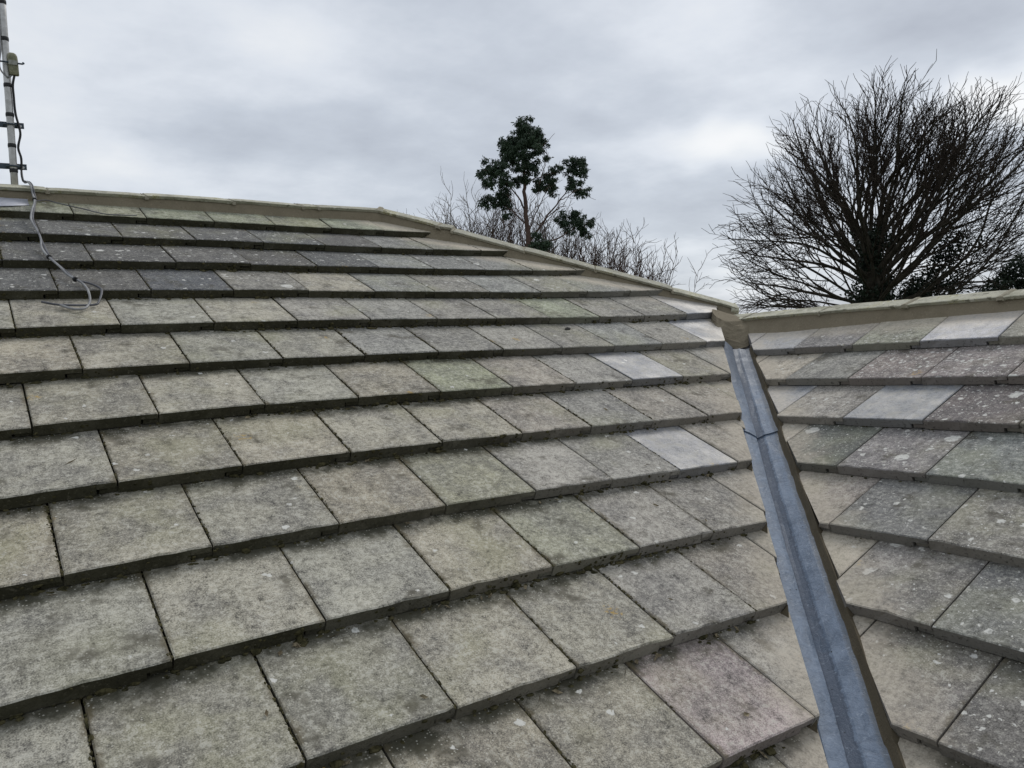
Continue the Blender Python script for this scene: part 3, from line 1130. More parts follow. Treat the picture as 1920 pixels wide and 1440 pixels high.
# lead apron dressed onto the top course
ap = []
for i in range(9):
    x = -1.05 + 0.59 * i / 8
    r = []
    for j in range(5):
        c = -0.58 + (0.42 + 0.10 * math.sin(x * 9) + (0.0 if i < 7 else -0.12 * (i - 6))) * j / 4
        r.append(SA.pt(x, c, -STEP * (-c) + 0.008 + 0.004 * nz(x * 9, c * 5) + (0.012 if j == 0 else 0)))
    ap.append(r)
V, F = sweep(ap, closed=False)
apr = add_obj('lead_apron', V, F, simple('pale lead', (0.36, 0.37, 0.42), (0.50, 0.51, 0.55), 14, 0.5, 0.1), house, smooth=True)
so = apr.modifiers.new('thickness', 'SOLIDIFY')
so.thickness = 0.003

# ------------------------------------------------------------------ moss and silt under the tails and in the joints


def ico():
    bm = bmesh.new()
    bmesh.ops.create_icosphere(bm, subdivisions=1, radius=1.0)
    v = np.array([x.co[:] for x in bm.verts])
    f = np.array([[q.index for q in x.verts] for x in bm.faces])
    bm.free()
    return v, f


IV, IF = ico()


def blob_mesh(name, items, m, parent=None):
    """items: (point, ex, es, en, (rx, ry, rz))"""
    Vs, Fs = [], []
    for k, (p, ex, es, en, r) in enumerate(items):
        q = IV * np.array(r) * rng.uniform(0.55, 1.25, (len(IV), 1))
        w = np.array(p) + q @ np.array([ex, es, en])
        Vs.append(w)
        Fs.append(IF + k * len(IV))
    V = np.concatenate(Vs)
    F = np.concatenate(Fs)
    return add_obj(name, V.tolist(), F.tolist(), m, parent)


items = []
for c in range(0, 13):
    hi = min(valley_x(c) - 0.15, 1.6 - c * 0.0 + c * 0.28)
    x = -1.6
    while x < hi:
        x += random.expovariate(1 / 0.007)
        dens = 0.5 + 0.9 * nz(x * 2.3, c * 3.7) + 0.5 * nz(x * 9, c * 1.3) - (0.25 * max(0, x - 0.7)) - (0.25 if c < 4 else 0)
        if random.random() > dens:
            continue
        y = -abs(random.gauss(0, 0.009)) + 0.003
        s = random.uniform(0.0018, 0.0055) * (1.7 if random.random() < 0.12 else 1)
        p = SA.pt(x, c - y / GA, -STEP + (-STEP * y / GA) * 0 + s * 0.3)
        items.append((p, SA.ex, SA.es, SA.en, (s * random.uniform(1, 2.6), s * random.uniform(0.8, 1.6), s * random.uniform(0.7, 1.3))))
        if random.random() < 0.35:
            p = SA.pt(x, c, -random.uniform(0.004, 0.028)) - SA.es * 0.001
            items.append((p, SA.ex, SA.es, SA.en, (s * 1.2, s * 0.6, s * 0.9)))
    # crumbs along the side joints
    off = 0.15 if c % 2 else 0.0
    for i in range(-6, 9):
        xj = i * TW + off
        if xj > hi:
            continue
        amount = 0.5 + nz(xj * 3.1, c * 2.3)
        for k in range(int(70 * max(0.1, amount))):
            y = random.uniform(0, GA)
            s = random.uniform(0.0014, 0.0036)
            p = SA.pt(xj + random.gauss(0, 0.0022), c - y / GA, -STEP * y / GA - 0.0015)
            items.append((p, SA.ex, SA.es, SA.en, (s, s * random.uniform(1, 2.5), s * 0.8)))
for c in range(5, 13):
    j = 1.4
    while j < 4.2:
        j += random.expovariate(1 / 0.03)
        if valley_x(c) + j - X0 < V_B + 0.05 or random.random() > 0.35 + 0.6 * nz(j * 4, c * 3.3):
            continue
        y = -abs(random.gauss(0, 0.007)) + 0.002
        s = random.uniform(0.0015, 0.004)
        items.append((SB.pt(j, c - y / GA, -STEP + s * 0.3), SB.ex, SB.es, SB.en, (s * random.uniform(1, 2.2), s, s * 0.8)))
moss = blob_mesh('moss', items, M_MOSS)
moss['kind'] = 'stuff'
tag(moss, 'dark dry moss and silt crumbs under tile edges and in tile joints', 'moss')

# dead leaf scraps and bits of twig caught on the tiles
lv, lf = [], []
for k in range(70):
    c = random.choice((5, 6, 7, 8, 8, 9, 9, 10, 10, 11, 11))
    x = random.uniform(-0.7, min(1.5, valley_x(c) - 0.25))
    y = random.choice((-0.012, -0.02, random.uniform(-0.27, -0.01)))
    nn = -STEP * (1 + y / GA) + 0.0035
    a = random.uniform(0, 6.28)
    L, W = (random.uniform(0.006, 0.014), random.uniform(0.003, 0.006)) if random.random() < 0.55 else (random.uniform(0.008, 0.020), 0.0009)
    b0 = len(lv)
    for (p_, q_, h_) in ((-L, 0, 0.001), (-L * .3, W, 0.003), (L, 0, 0.0015), (L * .2, -W, 0.0), (0, 0, -0.001)):
        lv.append(SA.pt(x + p_ * math.cos(a) - q_ * math.sin(a), c - (y + p_ * math.sin(a) + q_ * math.cos(a)) / GA, nn + h_))
    lf += [(b0, b0 + 4, b0 + 1), (b0 + 1, b0 + 4, b0 + 2), (b0 + 2, b0 + 4, b0 + 3), (b0 + 3, b0 + 4, b0)]
lit = add_obj('leaf_litter', lv, lf, simple('dead leaf', (0.06, 0.045, 0.025), (0.30, 0.25, 0.16), 90, 0.9))
lit['kind'] = 'stuff'
tag(lit, 'scattered scraps of dead leaf and twig on the tiles', 'leaf litter')

# a pebble lying on the tiles
pb = blob_mesh('pebble', [(SA.pt(1.548, 1.149 / CP / GA, -STEP * 0.82 + 0.006), SA.ex, SA.es, SA.en, (0.017, 0.011, 0.008))], M_STONE)
tag(pb, 'small dark pebble lying alone on the main roof slope', 'pebble')

# ------------------------------------------------------------------ aerial mast and cables
mast = empty('aerial_mast', (-0.49, 0.40, 0.02))
tag(mast, 'galvanised steel aerial mast standing behind the main ridge with taped cable', 'mast')


def mast_pt(z):
    t = (z - 0.184) / (1.008 - 0.184)
    return Vector((-0.492 - 0.006 * t, 0.40, z))


V, F = tube([mast_pt(z) for z in (0.02, 0.3, 0.6, 0.9, 1.25)], 0.0155, 16)
add_obj('pole', V, F, M_MAST, mast, smooth=True, frame=Matrix.Translation(mast_pt(0.02)))
for z in (0.998, 0.832, 0.622, 0.488, 0.347, 0.232):
    V, F = tube([mast_pt(z - 0.009), mast_pt(z), mast_pt(z + 0.009)], [0.0168, 0.0178, 0.0168], 14)
    add_obj('tape_band', V, F, M_TAPE, mast, frame=Matrix.Translation(mast_pt(z)))
for z in (0.443, 0.252):
    p = mast_pt(z)
    sl_ = 0.04                                   # the bars drop slightly to the left
    Rz = Matrix.Rotation(-0.03, 3, 'Y')
    bars = [box_vf(p + Vector((-0.115, 0.024, 0.0)), (0.170, 0.0025, 0.012), Rz),
            box_vf(p + Vector((-0.115, 0.034, 0.0125)), (0.170, 0.011, 0.002), Rz)]
    V, F = join(bars)
    br = add_obj('bracket', V, F, M_BRACKET, mast, frame=Matrix.Translation(p))
    ub = [p + Vector((0.026 * math.cos(a), -0.0 - 0.021 * math.sin(a), 0)) for a in [math.pi * k / 10 for k in range(11)]]
    path = [p + Vector((0.026, 0.035, 0))] + ub + [p + Vector((-0.026, 0.035, 0))]
    V, F = tube(path, 0.004, 8)
    add_obj('u_bolt', V, F, M_BRACKET, br, smooth=True, frame=Matrix.Translation(p))
    for dx in (-0.095, 0.040):
        q = p + Vector((dx, 0.0205, 0.002))
        V, F = tube([q, q + Vector((0, -0.007, 0))], 0.006, 6)
        add_obj('bolt', V, F, M_MAST, br, frame=Matrix.Translation(q))
# little amplifier housing clipped to the mast
p = mast_pt(0.715) + Vector((0.026, -0.020, 0))
pr = []
for z, s in ((-0.048, 0.80), (-0.046, 0.9), (-0.02, 0.95), (0.02, 1.0), (0.035, 0.97), (0.046, 0.80), (0.052, 0.45)):
    pr.append([p + Vector((0.021 * s * math.copysign(abs(math.cos(a)) ** 0.6, math.cos(a)) - 0.06 * z, 0.017 * s * math.copysign(abs(math.sin(a)) ** 0.6, math.sin(a)), z)) for a in [2 * math.pi * k / 16 for k in range(16)]])
V, F = sweep(pr)
amp = add_obj('amplifier_housing', V, F, M_BOX, mast, smooth=True, frame=Matrix.Translation(p))
V, F = box_vf(p + Vector((-0.002, -0.012, 0.004)), (0.017, 0.009, 0.010))
add_obj('housing_clip', V, F, M_CLIP, amp, frame=Matrix.Translation(p))
V, F = tube([p + Vector((-0.055, -0.006, 0.006)), p + Vector((0.036, -0.016, 0.004)), p + Vector((0.04, -0.012, 0.010))], [0.004, 0.004, 0.006], 8)
add_obj('clamp_screw', V, F, M_BRACKET, amp, frame=Matrix.Translation(p))
down = [p + Vector((0.003, 0, -0.045)), p + Vector((-0.006, 0.004, -0.09)), mast_pt(0.58) + Vector((0.020, -0.008, 0)), mast_pt(0.50) + Vector((0.022, -0.006, 0)),
        mast_pt(0.44) + Vector((0.032, -0.010, 0)), mast_pt(0.40) + Vector((0.036, -0.006, 0)), mast_pt(0.34) + Vector((0.024, -0.004, 0)),
        mast_pt(0.29) + Vector((0.033, -0.006, 0)), mast_pt(0.225) + Vector((0.030, -0.010, 0)), Vector((-0.462, 0.33, 0.178)), Vector((-0.455, 0.31, 0.170))]
V, F = tube(catmull(down, 5), 0.0052, 8)
add_obj('downlead', V, F, M_TAPE, mast, smooth=True, frame=Matrix.Translation(down[0]))
dn2 = [mast_pt(1.2) + Vector((-0.012, -0.014, 0)), mast_pt(0.95) + Vector((-0.020, -0.008, 0)), mast_pt(0.80) + Vector((-0.017, -0.010, 0)),
       mast_pt(0.70) + Vector((-0.028, -0.012, 0)), mast_pt(0.655) + Vector((0.0, -0.022, 0)), p + Vector((-0.002, -0.002, -0.044))]
V, F = tube(catmull(dn2, 6), 0.0036, 8)
add_obj('aerial_lead', V, F, M_CAB2, mast, smooth=True, frame=Matrix.Translation(dn2[0]))


def lay(pts):
    """points known on the line of tails: keep them just clear of sagging tiles"""
    out = []
    for x, y, z in pts:
        c = -y / CP / GA
        s = sagA(x, c)
        out.append(Vector((x + 0.003 * nz(x * 40, y * 17), y, z)) + SA.en * (s * 0.8 + 0.002 * nz(y * 23, x * 31)))
    return out


top_pts = [Vector((-0.460, 0.325, 0.172)), Vector((-0.456, 0.300, 0.163)), Vector((-0.443, 0.27, 0.163)), Vector((-0.437, 0.20, 0.138)), Vector((-0.436, 0.164, 0.115)), Vector((-0.433, 0.150, 0.086))]
c1 = [(-0.433, 0.11, 0.063), (-0.448, 0.007, 0.012), (-0.465, -0.126, -0.053), (-0.46, -0.268, -0.122), (-0.458, -0.401, -0.187), (-0.447, -0.543, -0.257), (-0.421, -0.64, -0.304), (-0.388, -0.745, -0.356), (-0.349, -0.776, -0.371), (-0.326, -0.808, -0.387), (-0.322, -0.845, -0.404), (-0.336, -0.896, -0.442), (-0.355, -0.919, -0.455), (-0.408, -0.92, -0.456), (-0.464, -0.91, -0.452), (-0.509, -0.888, -0.442)]
c2 = [(-0.438, 0.096, 0.056), (-0.459, -0.031, -0.007), (-0.473, -0.15, -0.064), (-0.461, -0.278, -0.127), (-0.459, -0.361, -0.168), (-0.466, -0.451, -0.212), (-0.453, -0.534, -0.253), (-0.426, -0.632, -0.3), (-0.409, -0.7, -0.334), (-0.385, -0.749, -0.358), (-0.369, -0.79, -0.378), (-0.362, -0.846, -0.405), (-0.366, -0.893, -0.440), (-0.381, -0.935, -0.463), (-0.403, -0.954, -0.472), (-0.428, -0.943, -0.468), (-0.458, -0.913, -0.454)]
c3 = [(-0.434, 0.103, 0.057), (-0.391, 0.126, 0.068), (-0.349, 0.097, 0.054), (-0.297, 0.065, 0.038), (-0.244, 0.032, 0.022), (-0.192, -0.007, 0.003), (-0.137, -0.020, -0.003), (-0.046, -0.008, 0.003)]
V, F = tube(catmull(top_pts + lay(c1), 6), 0.0040, 8)
dark_cable = add_obj('cable', V, F, M_CAB1, smooth=True, frame=Matrix.Translation(top_pts[0]))
for q, a in ((lay(c1)[0], Vector((0.02, -0.9, -0.4))), (lay(c1)[7], Vector((0.4, -0.8, -0.4))), (lay(c1)[5], Vector((0.3, -0.8, -0.4)))):
    q = q + Vector((-0.004, 0, 0.001))
    a.normalize()
    V2, F2 = tube([q - a * 0.004, q, q + a * 0.004], [0.0088, 0.0098, 0.0088], 10)
    add_obj('cable_tie', V2, F2, M_TAPE, dark_cable, frame=Matrix.Translation(q))
tag(dark_cable, 'dark grey cable draped over the ridge and ending in a wide loop on the tiles', 'cable')
tp2 = [q + Vector((-0.007, 0.0, 0.001)) for q in top_pts[2:]]
V, F = tube(catmull(tp2 + lay(c2), 6), 0.0042, 8)
tag(add_obj('cable', V, F, M_CAB2, smooth=True, frame=Matrix.Translation(tp2[0])), 'pale grey cable tied to the darker cable down the tiles', 'cable')
V, F = tube(catmull(lay(c3), 6), 0.0025, 8)
tag(add_obj('cable', V, F, M_CAB1, smooth=True, frame=Matrix.Translation(Vector(c3[0]))), 'thin dark cable branching sideways along the top tile course', 'cable')

# ------------------------------------------------------------------ trees


class Tubes:
    """collects many thin tapered branches in numpy arrays"""
    def __init__(self):
        self.V, self.F, self.n = [], [], 0

    def add(self, path, radii, sides=3):
        P = np.asarray(path, float)
        R = np.asarray(radii, float)
        T = np.gradient(P, axis=0)
        T /= np.linalg.norm(T, axis=1, keepdims=True) + 1e-9
        ref = np.array([0.3, 0.2, 0.93]) if abs(T[0][2]) < 0.8 else np.array([1.0, 0.1, 0.0])
        U = np.cross(T, ref)
        U /= np.linalg.norm(U, axis=1, keepdims=True) + 1e-9
        Wd = np.cross(T, U)
        a = np.arange(sides) * 2 * np.pi / sides
        ring = P[:, None, :] + R[:, None, None] * (np.cos(a)[None, :, None] * U[:, None, :] + np.sin(a)[None, :, None] * Wd[:, None, :])
        m = len(P)
        self.V.append(ring.reshape(-1, 3))
        base = self.n
        i = np.arange(m - 1)[:, None] * sides
        k = np.arange(sides)[None, :]
        k2 = (k + 1) % sides
        q = np.stack([i + k, i + k2, i + sides + k2, i + sides + k], -1).reshape(-1, 4) + base
        self.F.append(q)
        self.n += m * sides

    def obj(self, name, m, parent):
        V = np.concatenate(self.V)
        F = np.concatenate(self.F)
        me = bpy.data.meshes.new(name)
        me.vertices.add(len(V))
        o = np.array(world_of(parent).translation)
        me.vertices.foreach_set('co', (V - o).ravel())
        me.loops.add(F.size)
        me.loops.foreach_set('vertex_index', F.ravel().astype(np.int32))
        me.polygons.add(len(F))
        me.polygons.foreach_set('loop_start', np.arange(0, F.size, 4, dtype=np.int32))
        me.polygons.foreach_set('loop_total', np.full(len(F), 4, dtype=np.int32))
        me.polygons.foreach_set('use_smooth', np.ones(len(F), dtype=bool))
        me.update(calc_edges=True)
        me.materials.append(m)
        ob = bpy.data.objects.new(name, me)
        ob.location = o
        col.objects.link(ob)
        bpy_parent(ob, parent)
        return ob


def unit(v):
    return v / (np.linalg.norm(v) + 1e-9)


def perp_rot(dv, ang):
    """tilt a direction by ang in a random plane"""
    r = rng.normal(size=3)
    r -= dv * (r @ dv)
    return unit(dv * math.cos(ang) + unit(r) * math.sin(ang))


def grow(tb, p, dv, length, r0, r1, step, wig, bias, inside, sides):
    """one wandering branch; returns its points, directions and radii"""
    n = max(2, int(length / step))
    P, Ds = [np.array(p)], [np.array(dv)]
    cur = rng.normal(size=3) * wig * 0.5
    for i in range(n):
        cur = cur * 0.6 + rng.normal(size=3) * wig
        dv = unit(dv + cur + bias(P[-1]))
        q = P[-1] + dv * step
        if inside is not None and not inside(q):
            break
        P.append(q)
        Ds.append(dv)
    if len(P) < 2:
        P.append(P[0] + Ds[0] * step * 0.5)
        Ds.append(Ds[0])
    R = np.linspace(r0, r1, len(P))
    tb.add(P, R, sides)
    return P, Ds, R


def leaf_cloud(name, items, m, parent, lw=0.035, ll=0.10, droop=0.6):
    """items: (centre, radii, count): leaf-shaped folded quads through a clump"""
    C, A_, B_, = [], [], []
    for c, r, n in items:
        q = rng.normal(size=(n, 3))
        q /= np.linalg.norm(q, axis=1, keepdims=True)
        rad = rng.uniform(0.25, 1.0, (n, 1)) ** 0.6
        # uneven outline: lobes
        lob = 1 + 0.28 * np.sin(q[:, :1] * 5 + c[0] * 7) * np.cos(q[:, 2:3] * 4 + c[2] * 5)
        C.append(np.array(c) + q * rad * lob * np.array(r))
    C = np.concatenate(C)
    n = len(C)
    ax = rng.normal(size=(n, 3)) * 0.7
    ax[:, 2] -= droop
    ax /= np.linalg.norm(ax, axis=1, keepdims=True)
    sd = np.cross(ax, rng.normal(size=(n, 3)))
    sd /= np.linalg.norm(sd, axis=1, keepdims=True)
    nr = np.cross(ax, sd)
    L = ll * rng.uniform(0.6, 1.3, (n, 1))
    W = lw * rng.uniform(0.7, 1.3, (n, 1))
    a = C
    b = C + ax * L * 0.5 + sd * W + nr * W * 0.25
    e = C + ax * L
    f = C + ax * L * 0.5 - sd * W + nr * W * 0.25
    V = np.stack([a, b, e, f], 1).reshape(-1, 3)
    k = np.arange(n)[:, None] * 4
    F = np.concatenate([k + np.array([[0, 1, 2]]), k + np.array([[0, 2, 3]])])
    me = bpy.data.meshes.new(name)
    o = np.array(world_of(parent).translation)
    me.from_pydata((V - o).tolist(), [], F.tolist())
    me.materials.append(m)
    ob = bpy.data.objects.new(name, me)
    ob.location = o
    col.objects.link(ob)
    bpy_parent(ob, parent)
    return ob


FWD = -np.array(ROT.col[2])
RGT = np.array(ROT.col[0])
VIEW = unit(np.array([FWD[0], FWD[1], 0]))
SIDE = np.array([VIEW[1], -VIEW[0], 0])

# --- large bare tree beyond the wing
TB = np.array([23.95, 10.62, GROUND])
big = empty('bare_tree', TB)
tag(big, 'large bare winter tree with a wide domed crown and ivy on its trunk', 'tree')
limbs, twigs = Tubes(), Tubes()
CEN = TB + np.array([0.0, 0.0, 4.9]) + SIDE * 0.6
RAD = (5.6, 5.6, 6.6)


def in_dome(q, s=1.0):
    e = q - CEN
    a = e @ SIDE
    ang = math.atan2(e[2], a)
    bump_ = 1.0 + 0.06 * math.sin(ang * 7 + 1.0) + 0.05 * math.sin(ang * 13 + e @ VIEW) + 0.03 * math.sin(ang * 23)
    zz = e[2] / (RAD[2] if e[2] > 0 else 3.2)
    return (a / RAD[0]) ** 2 + (e @ VIEW / RAD[1]) ** 2 + zz ** 2 < (s * bump_) ** 2


def up_out(p):
    e = p - (TB + np.array([0, 0, 4.2]))
    return unit(e) * 0.050 + np.array([0, 0, 0.007])


# trunk
tpath = [TB + np.array([0.05 * math.sin(k), 0.05 * math.cos(k * 1.3), 0.5 * k]) for k in range(13)]
limbs.add(tpath, np.linspace(0.42, 0.30, 13), 10)
starts = []
nl = 60
for k in range(nl):
    az = k * 2.399963 + rng.uniform(-0.3, 0.3)
    t = (k + 0.5) / nl
    polar = math.radians(8 + 82 * t ** 0.62)
    dv = np.array([math.cos(az) * math.sin(polar), math.sin(az) * math.sin(polar), math.cos(polar)])
    h = 6.3 - 2.2 * t + rng.uniform(-0.3, 0.3)
    starts.append((TB + np.array([0, 0, h]), dv, (0.105 if k % 4 == 0 else 0.068) - 0.035 * t))
ivy_items = []
for p0, dv, r0 in starts:
    P, D, R = grow(limbs, p0, dv, 9.5, r0, 0.016, 0.32, 0.058, up_out, in_dome, 6)
    for i in range(4, len(P)):
        if rng.random() < 0.72:
            ang = rng.uniform(0.32, 0.68)
            d2 = perp_rot(D[i], ang)
            rem = (len(P) - i) * 0.32
            P2, D2, R2 = grow(limbs if R[i] > 0.05 else twigs, P[i], d2, min(3.4, 0.5 + rem * 0.75) * rng.uniform(0.6, 1.1), min(R[i] * 0.55, 0.034), 0.010, 0.24, 0.055, up_out, in_dome, 4)
            for j in range(1, len(P2)):
                outer = not in_dome(P2[j], 0.58)
                if rng.random() < (0.88 if outer else 0.22):
                    d3 = perp_rot(D2[j], rng.uniform(0.30, 0.65))
                    P3, D3, R3 = grow(twigs, P2[j], d3, rng.uniform(0.4, 1.1), min(R2[j] * 0.7, 0.015), 0.008, 0.20, 0.06, up_out, None, 3)
                    for m_ in range(1, len(P3)):
                        if rng.random() < (0.85 if outer else 0.35):
                            d4 = perp_rot(D3[m_], rng.uniform(0.35, 0.75))
                            grow(twigs, P3[m_], d4, rng.uniform(0.18, 0.5), 0.0090, 0.006, 0.16, 0.07, up_out, None, 3)
            # end twigs
    for e in range(3):
        grow(twigs, P[-1], perp_rot(D[-1], 0.4), rng.uniform(0.3, 0.8), 0.012, 0.007, 0.2, 0.1, up_out, None, 3)
limbs.obj('trunk', M_BARK, big)
twigs.obj('crown', M_TWIG, big)
iv = []
for k in range(46):
    h = 3.4 + 3.9 * (k / 46)
    iv.append((TB + np.array([rng.normal() * 0.18, rng.normal() * 0.18, h]), (0.38, 0.38, 0.30), 150))
for k in range(34):
    t = k / 34
    iv.append((TB + SIDE * (0.4 + 2.6 * t) + np.array([0, 0, 4.3 + 2.6 * t ** 1.3]) + rng.normal(size=3) * 0.22, (0.40, 0.40, 0.34), 130))
for k in range(30):
    iv.append((TB + SIDE * rng.uniform(-1.0, 2.6) + VIEW * rng.uniform(-0.7, 0.7) + np.array([0, 0, rng.uniform(4.0, 5.3)]), (0.42, 0.42, 0.3), 95))
leaf_cloud('ivy', iv, M_IVY, big, 0.045, 0.09, 0.3)

# --- evergreen tree beyond the hip
F_PX = 1485.75


def at_px(x, y, D):
    """scene point seen at a spot of the survey photograph, D metres ahead (used only to lay out limb and clump positions)"""
    q = Vector(((x - 960) / F_PX, -(y - 720) / F_PX, -1.0)) * D
    return np.array(CAM + ROT @ q)


DE = 20.0
e_base = at_px(992, 470, DE)
ET = np.array([e_base[0], e_base[1], GROUND])
ever = empty('evergreen_tree', ET)
tag(ever, 'dark green evergreen tree with a slim trunk and tufted separate foliage clumps', 'tree')
tb = Tubes()


def branch(pts, r0, r1, sides=6):
    P = [np.array(q) for q in catmull([Vector(p) for p in pts], 4)]
    P = [q + rng.normal(size=3) * 0.012 for q in P]
    tb.add(P, np.linspace(r0, r1, len(P)), sides)
    return P


trunk_px = [(991, 462), (988, 420), (985, 380), (983, 340), (982, 300), (984, 260), (987, 225)]
trunk_pts = [ET, ET + np.array([0.03, 0, 3.0])] + [at_px(x, y, DE) for x, y in trunk_px]
branch(trunk_pts, 0.085, 0.014, 8)
BR = [((992, 455), (1020, 415), (1050, 375), (1078, 330), 0.9, 0.035), ((990, 450), (1015, 420), (1040, 395), (1062, 385), -0.4, 0.018),
      ((987, 420), (960, 395), (945, 385), (925, 378), 0.5, 0.022), ((985, 395), (965, 360), (945, 340), (920, 325), -0.7, 0.024),
      ((984, 350), (1000, 335), (1020, 330), (1045, 318), 0.4, 0.02), ((983, 320), (970, 300), (955, 290), (940, 285), 0.3, 0.016),
      ((984, 300), (1000, 285), (1012, 275), (1022, 268), -0.4, 0.014), ((988, 430), (975, 400), (962, 380), (948, 362), -0.3, 0.015),
      ((1000, 470), (1040, 450), (1065, 435), (1090, 420), 0.6, 0.028), ((990, 440), (1005, 400), (1018, 370), (1030, 345), -0.6, 0.016),
      ((1050, 375), (1070, 365), (1085, 355), (1100, 358), 0.9, 0.012), ((989, 435), (1000, 405), (1006, 380), (1012, 350), 0.2, 0.011),
      ((990, 470), (1005, 462), (1015, 455), (1025, 452), -0.5, 0.02), ((1010, 345), (1022, 310), (1026, 295), (1022, 285), 0.1, 0.008)]
for a, b, c, e, dd, r in BR:
    pts = [at_px(*a, DE), at_px(*b, DE + dd * 0.4), at_px(*c, DE + dd * 0.8), at_px(*e, DE + dd)]
    P = branch(pts, r, 0.007, 5)
    for k in range(3, len(P), 2):
        d0 = unit(P[k] - P[k - 2])
        Q = [P[k]]
        dv = perp_rot(d0, 0.7)
        for s in range(4):
            dv = unit(dv + rng.normal(size=3) * 0.2 + np.array([0, 0, 0.1]))
            Q.append(Q[-1] + dv * rng.uniform(0.07, 0.13))
        tb.add(Q, np.linspace(0.008, 0.004, 5), 3)
tb.obj('trunk', M_SHRUB, ever)
CL = [(985, 232, 22, 17, 0), (978, 252, 34, 22, 0.2), (1000, 256, 26, 22, -0.2), (968, 275, 30, 22, 0.3), (990, 282, 32, 26, -0.3), (955, 290, 22, 20, 0.1), (975, 305, 26, 18, -0.2),
      (1010, 275, 14, 14, 0.3), (1022, 268, 8, 8, 0), (1024, 292, 5, 7, 0.1), (995, 318, 18, 10, 0.1), (950, 268, 14, 14, 0),
      (922, 312, 20, 15, -0.6), (938, 325, 22, 16, -0.7), (912, 328, 16, 10, -0.6), (922, 342, 16, 9, -0.7), (950, 345, 16, 14, -0.4), (940, 308, 12, 8, -0.5), (903, 322, 7, 5, -0.6),
      (928, 372, 22, 15, 0.5), (945, 366, 18, 14, 0.4), (920, 386, 14, 9, 0.5), (950, 385, 14, 10, 0.3), (908, 378, 9, 7, 0.5), (970, 338, 13, 14, 0.1), (984, 334, 10, 10, -0.1), (952, 402, 8, 5, 0.2),
      (1020, 342, 20, 15, 0.4), (1036, 330, 18, 14, 0.4), (1048, 316, 11, 10, 0.4), (1012, 352, 16, 9, 0.3), (1040, 348, 14, 10, 0.4), (1032, 362, 10, 6, 0.4),
      (1082, 303, 18, 14, 0.9), (1090, 318, 14, 18, 0.9), (1074, 322, 15, 14, 0.9), (1080, 345, 18, 14, 0.9), (1088, 360, 16, 9, 0.9), (1103, 358, 7, 8, 0.9), (1068, 350, 9, 8, 0.8), (1064, 304, 10, 8, 0.8),
      (1052, 405, 12, 9, 0.5), (1060, 415, 14, 10, 0.5), (1085, 405, 16, 12, 0.7), (1078, 422, 16, 12, 0.6), (1104, 420, 12, 12, 0.7), (1096, 432, 14, 9, 0.7), (1070, 432, 12, 8, 0.6), (1103, 442, 7, 7, 0.7), (1072, 398, 8, 6, 0.6),
      (1004, 440, 9, 8, -0.5), (1012, 452, 16, 10, -0.5), (1026, 458, 14, 9, -0.5), (1008, 462, 16, 9, -0.5)]
k_ = DE / F_PX
items = []
for x, y, rx, ry, dd in CL:
    ctr = at_px(x, y, DE + dd)
    k = max(3, int(rx * ry / 19))
    for t in range(k):
        v = unit(rng.normal(size=3)) * rng.uniform(0.15, 1.0) ** 0.5
        v = v[0] * SIDE * rx + v[1] * VIEW * rx + np.array([0, 0, v[2] * ry])
        rr = rng.uniform(4.0, 8.0)
        items.append((ctr + v * k_, (rr * k_, rr * k_, rr * k_ * 0.8), int(rr * rr * 1.7)))
leaf_cloud('crown', items, M_LEAF, ever, 0.0125, 0.082, 0.9)

# --- far evergreen at the right-hand edge, behind the wing ridge
DB = 23.0
bb_ = at_px(1905, 545, DB)
bush = empty('evergreen_bush', (bb_[0], bb_[1], GROUND))
tag(bush, 'dark evergreen bush beside the big bare tree, showing above the wing ridge', 'bush')
tb = Tubes()
o = np.array([bb_[0], bb_[1], GROUND])
tb.add([o, o + np.array([0, 0, 2.6]), o + np.array([0.05, 0, 5.0])], [0.10, 0.08, 0.03], 7)
for k in range(10):
    a = k * 2.4
    q = o + np.array([0, 0, 2.6 + 0.25 * k])
    tb.add([q, q + np.array([math.cos(a) * 0.6, math.sin(a) * 0.6, 0.25]), q + np.array([math.cos(a) * 1.1, math.sin(a) * 1.1, 0.6])], [0.03, 0.02, 0.008], 4)
tb.obj('trunk', M_BARK, bush)
it = []
for x, y, rx, ry in ((1905, 500, 22, 14), (1890, 515, 20, 12), (1915, 520, 26, 14), (1875, 528, 22, 11), (1900, 538, 30, 12), (1860, 540, 18, 9), (1930, 500, 20, 18), (1940, 530, 26, 20), (1912, 486, 12, 9), (1900, 560, 40, 20), (1850, 556, 24, 14)):
    it.append((at_px(x, y, DB + rng.uniform(-0.4, 0.4)), (rx * 0.0155, rx * 0.0155, ry * 0.0155), int(rx * ry * 0.9)))
leaf_cloud('crown', it, M_IVY, bush, 0.03, 0.10, 0.4)

# --- bare shrubs and small trees beyond the hip


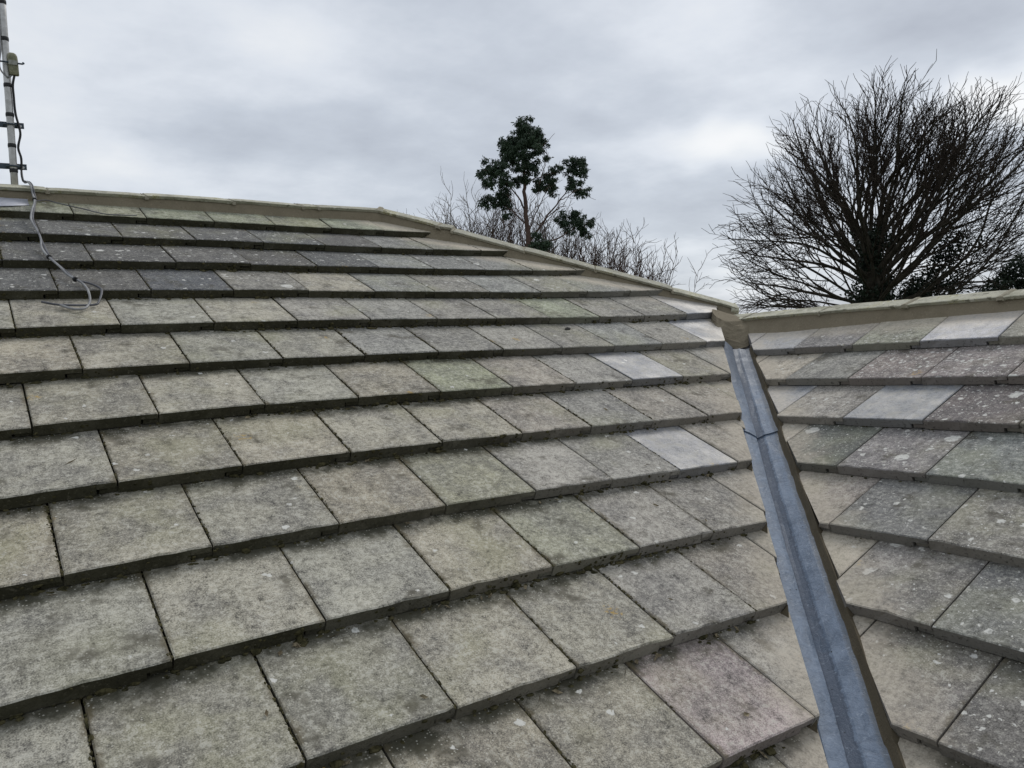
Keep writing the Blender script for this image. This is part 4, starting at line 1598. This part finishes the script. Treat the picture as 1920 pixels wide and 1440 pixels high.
def shrub(px, py_base, py_top, spread, D, label, m, stems, seed_wig=0.07):
    b0 = at_px(px, py_base, D)
    o = np.array([b0[0], b0[1], GROUND])
    top = at_px(px, py_top, D)[2]
    sh = empty('bare_shrub', o)
    tag(sh, label, 'shrub', None)
    st, tw = Tubes(), Tubes()
    zmid = GROUND + rng.uniform(0.5, 0.9)
    squeeze = (top - b0[2] + 0.6) / (top - zmid)
    hub = o + np.array([0, 0, zmid - GROUND])
    st.add([o, (o + hub) / 2 + rng.normal(size=3) * 0.04, hub], [0.11, 0.09, 0.07], 7)
    bias = lambda p: np.array([0, 0, 0.05])
    hh = top - zmid
    for k in range(int(stems * 2.4)):
        a = k * 2.4 + rng.uniform(-0.4, 0.4)
        sp = spread * rng.uniform(0.15, 1.1) * squeeze
        dv = unit(np.array([math.cos(a) * sp, math.sin(a) * sp, 1.0]))
        P, Dv, R = grow(st, hub + rng.normal(size=3) * 0.05, dv, hh * rng.uniform(0.80, 1.04), 0.028, 0.005, 0.16, seed_wig * 0.35, bias, None, 4)
        for i in range(4, len(P)):
            if rng.random() < (0.85 if i > len(P) * 0.62 else 0.30):
                d2 = perp_rot(Dv[i], rng.uniform(0.35, 0.8))
                P2, D2, R2 = grow(tw, P[i], d2, rng.uniform(0.2, 0.75), 0.009, 0.004, 0.10, 0.10, bias, None, 3)
                for j in range(1, len(P2)):
                    if rng.random() < 0.5:
                        grow(tw, P2[j], perp_rot(D2[j], 0.6), rng.uniform(0.1, 0.32), 0.0055, 0.0035, 0.08, 0.1, bias, None, 3)
    st.obj('trunk', m, sh)
    tw.obj('crown', m, sh)
    return sh


shrub(868, 420, 398, 0.55, 22.5, 'low brown twiggy shrub farthest up along the sloping hip', M_SHRUB, 16)
shrub(905, 435, 372, 0.40, 23.0, 'pale bare shrub with tall fine stems, between the low brown shrub and the evergreen', M_PALE, 20)
shrub(945, 445, 395, 0.5, 22.5, 'reddish brown bare shrub close to the foot of the evergreen trunk', M_SHRUB, 24)
shrub(1025, 465, 392, 0.40, 23.0, 'grey bare shrub between the evergreen trunk and its lowest spreading bough', M_PALE, 20)
shrub(1085, 480, 440, 0.5, 22.5, 'dense brown bare shrub directly under the lowest spreading evergreen bough', M_SHRUB, 20)
shrub(1135, 495, 440, 0.42, 22.0, 'upright bare shrub with a tall single leader past the evergreen', M_SHRUB, 18)
shrub(1172, 510, 462, 0.6, 21.5, 'bare shrub with widely spreading twigs near the lower hip', M_SHRUB, 15)
shrub(1215, 528, 498, 0.7, 21.0, 'smallest sparse bare shrub lowest along the sloping hip', M_SHRUB, 9)
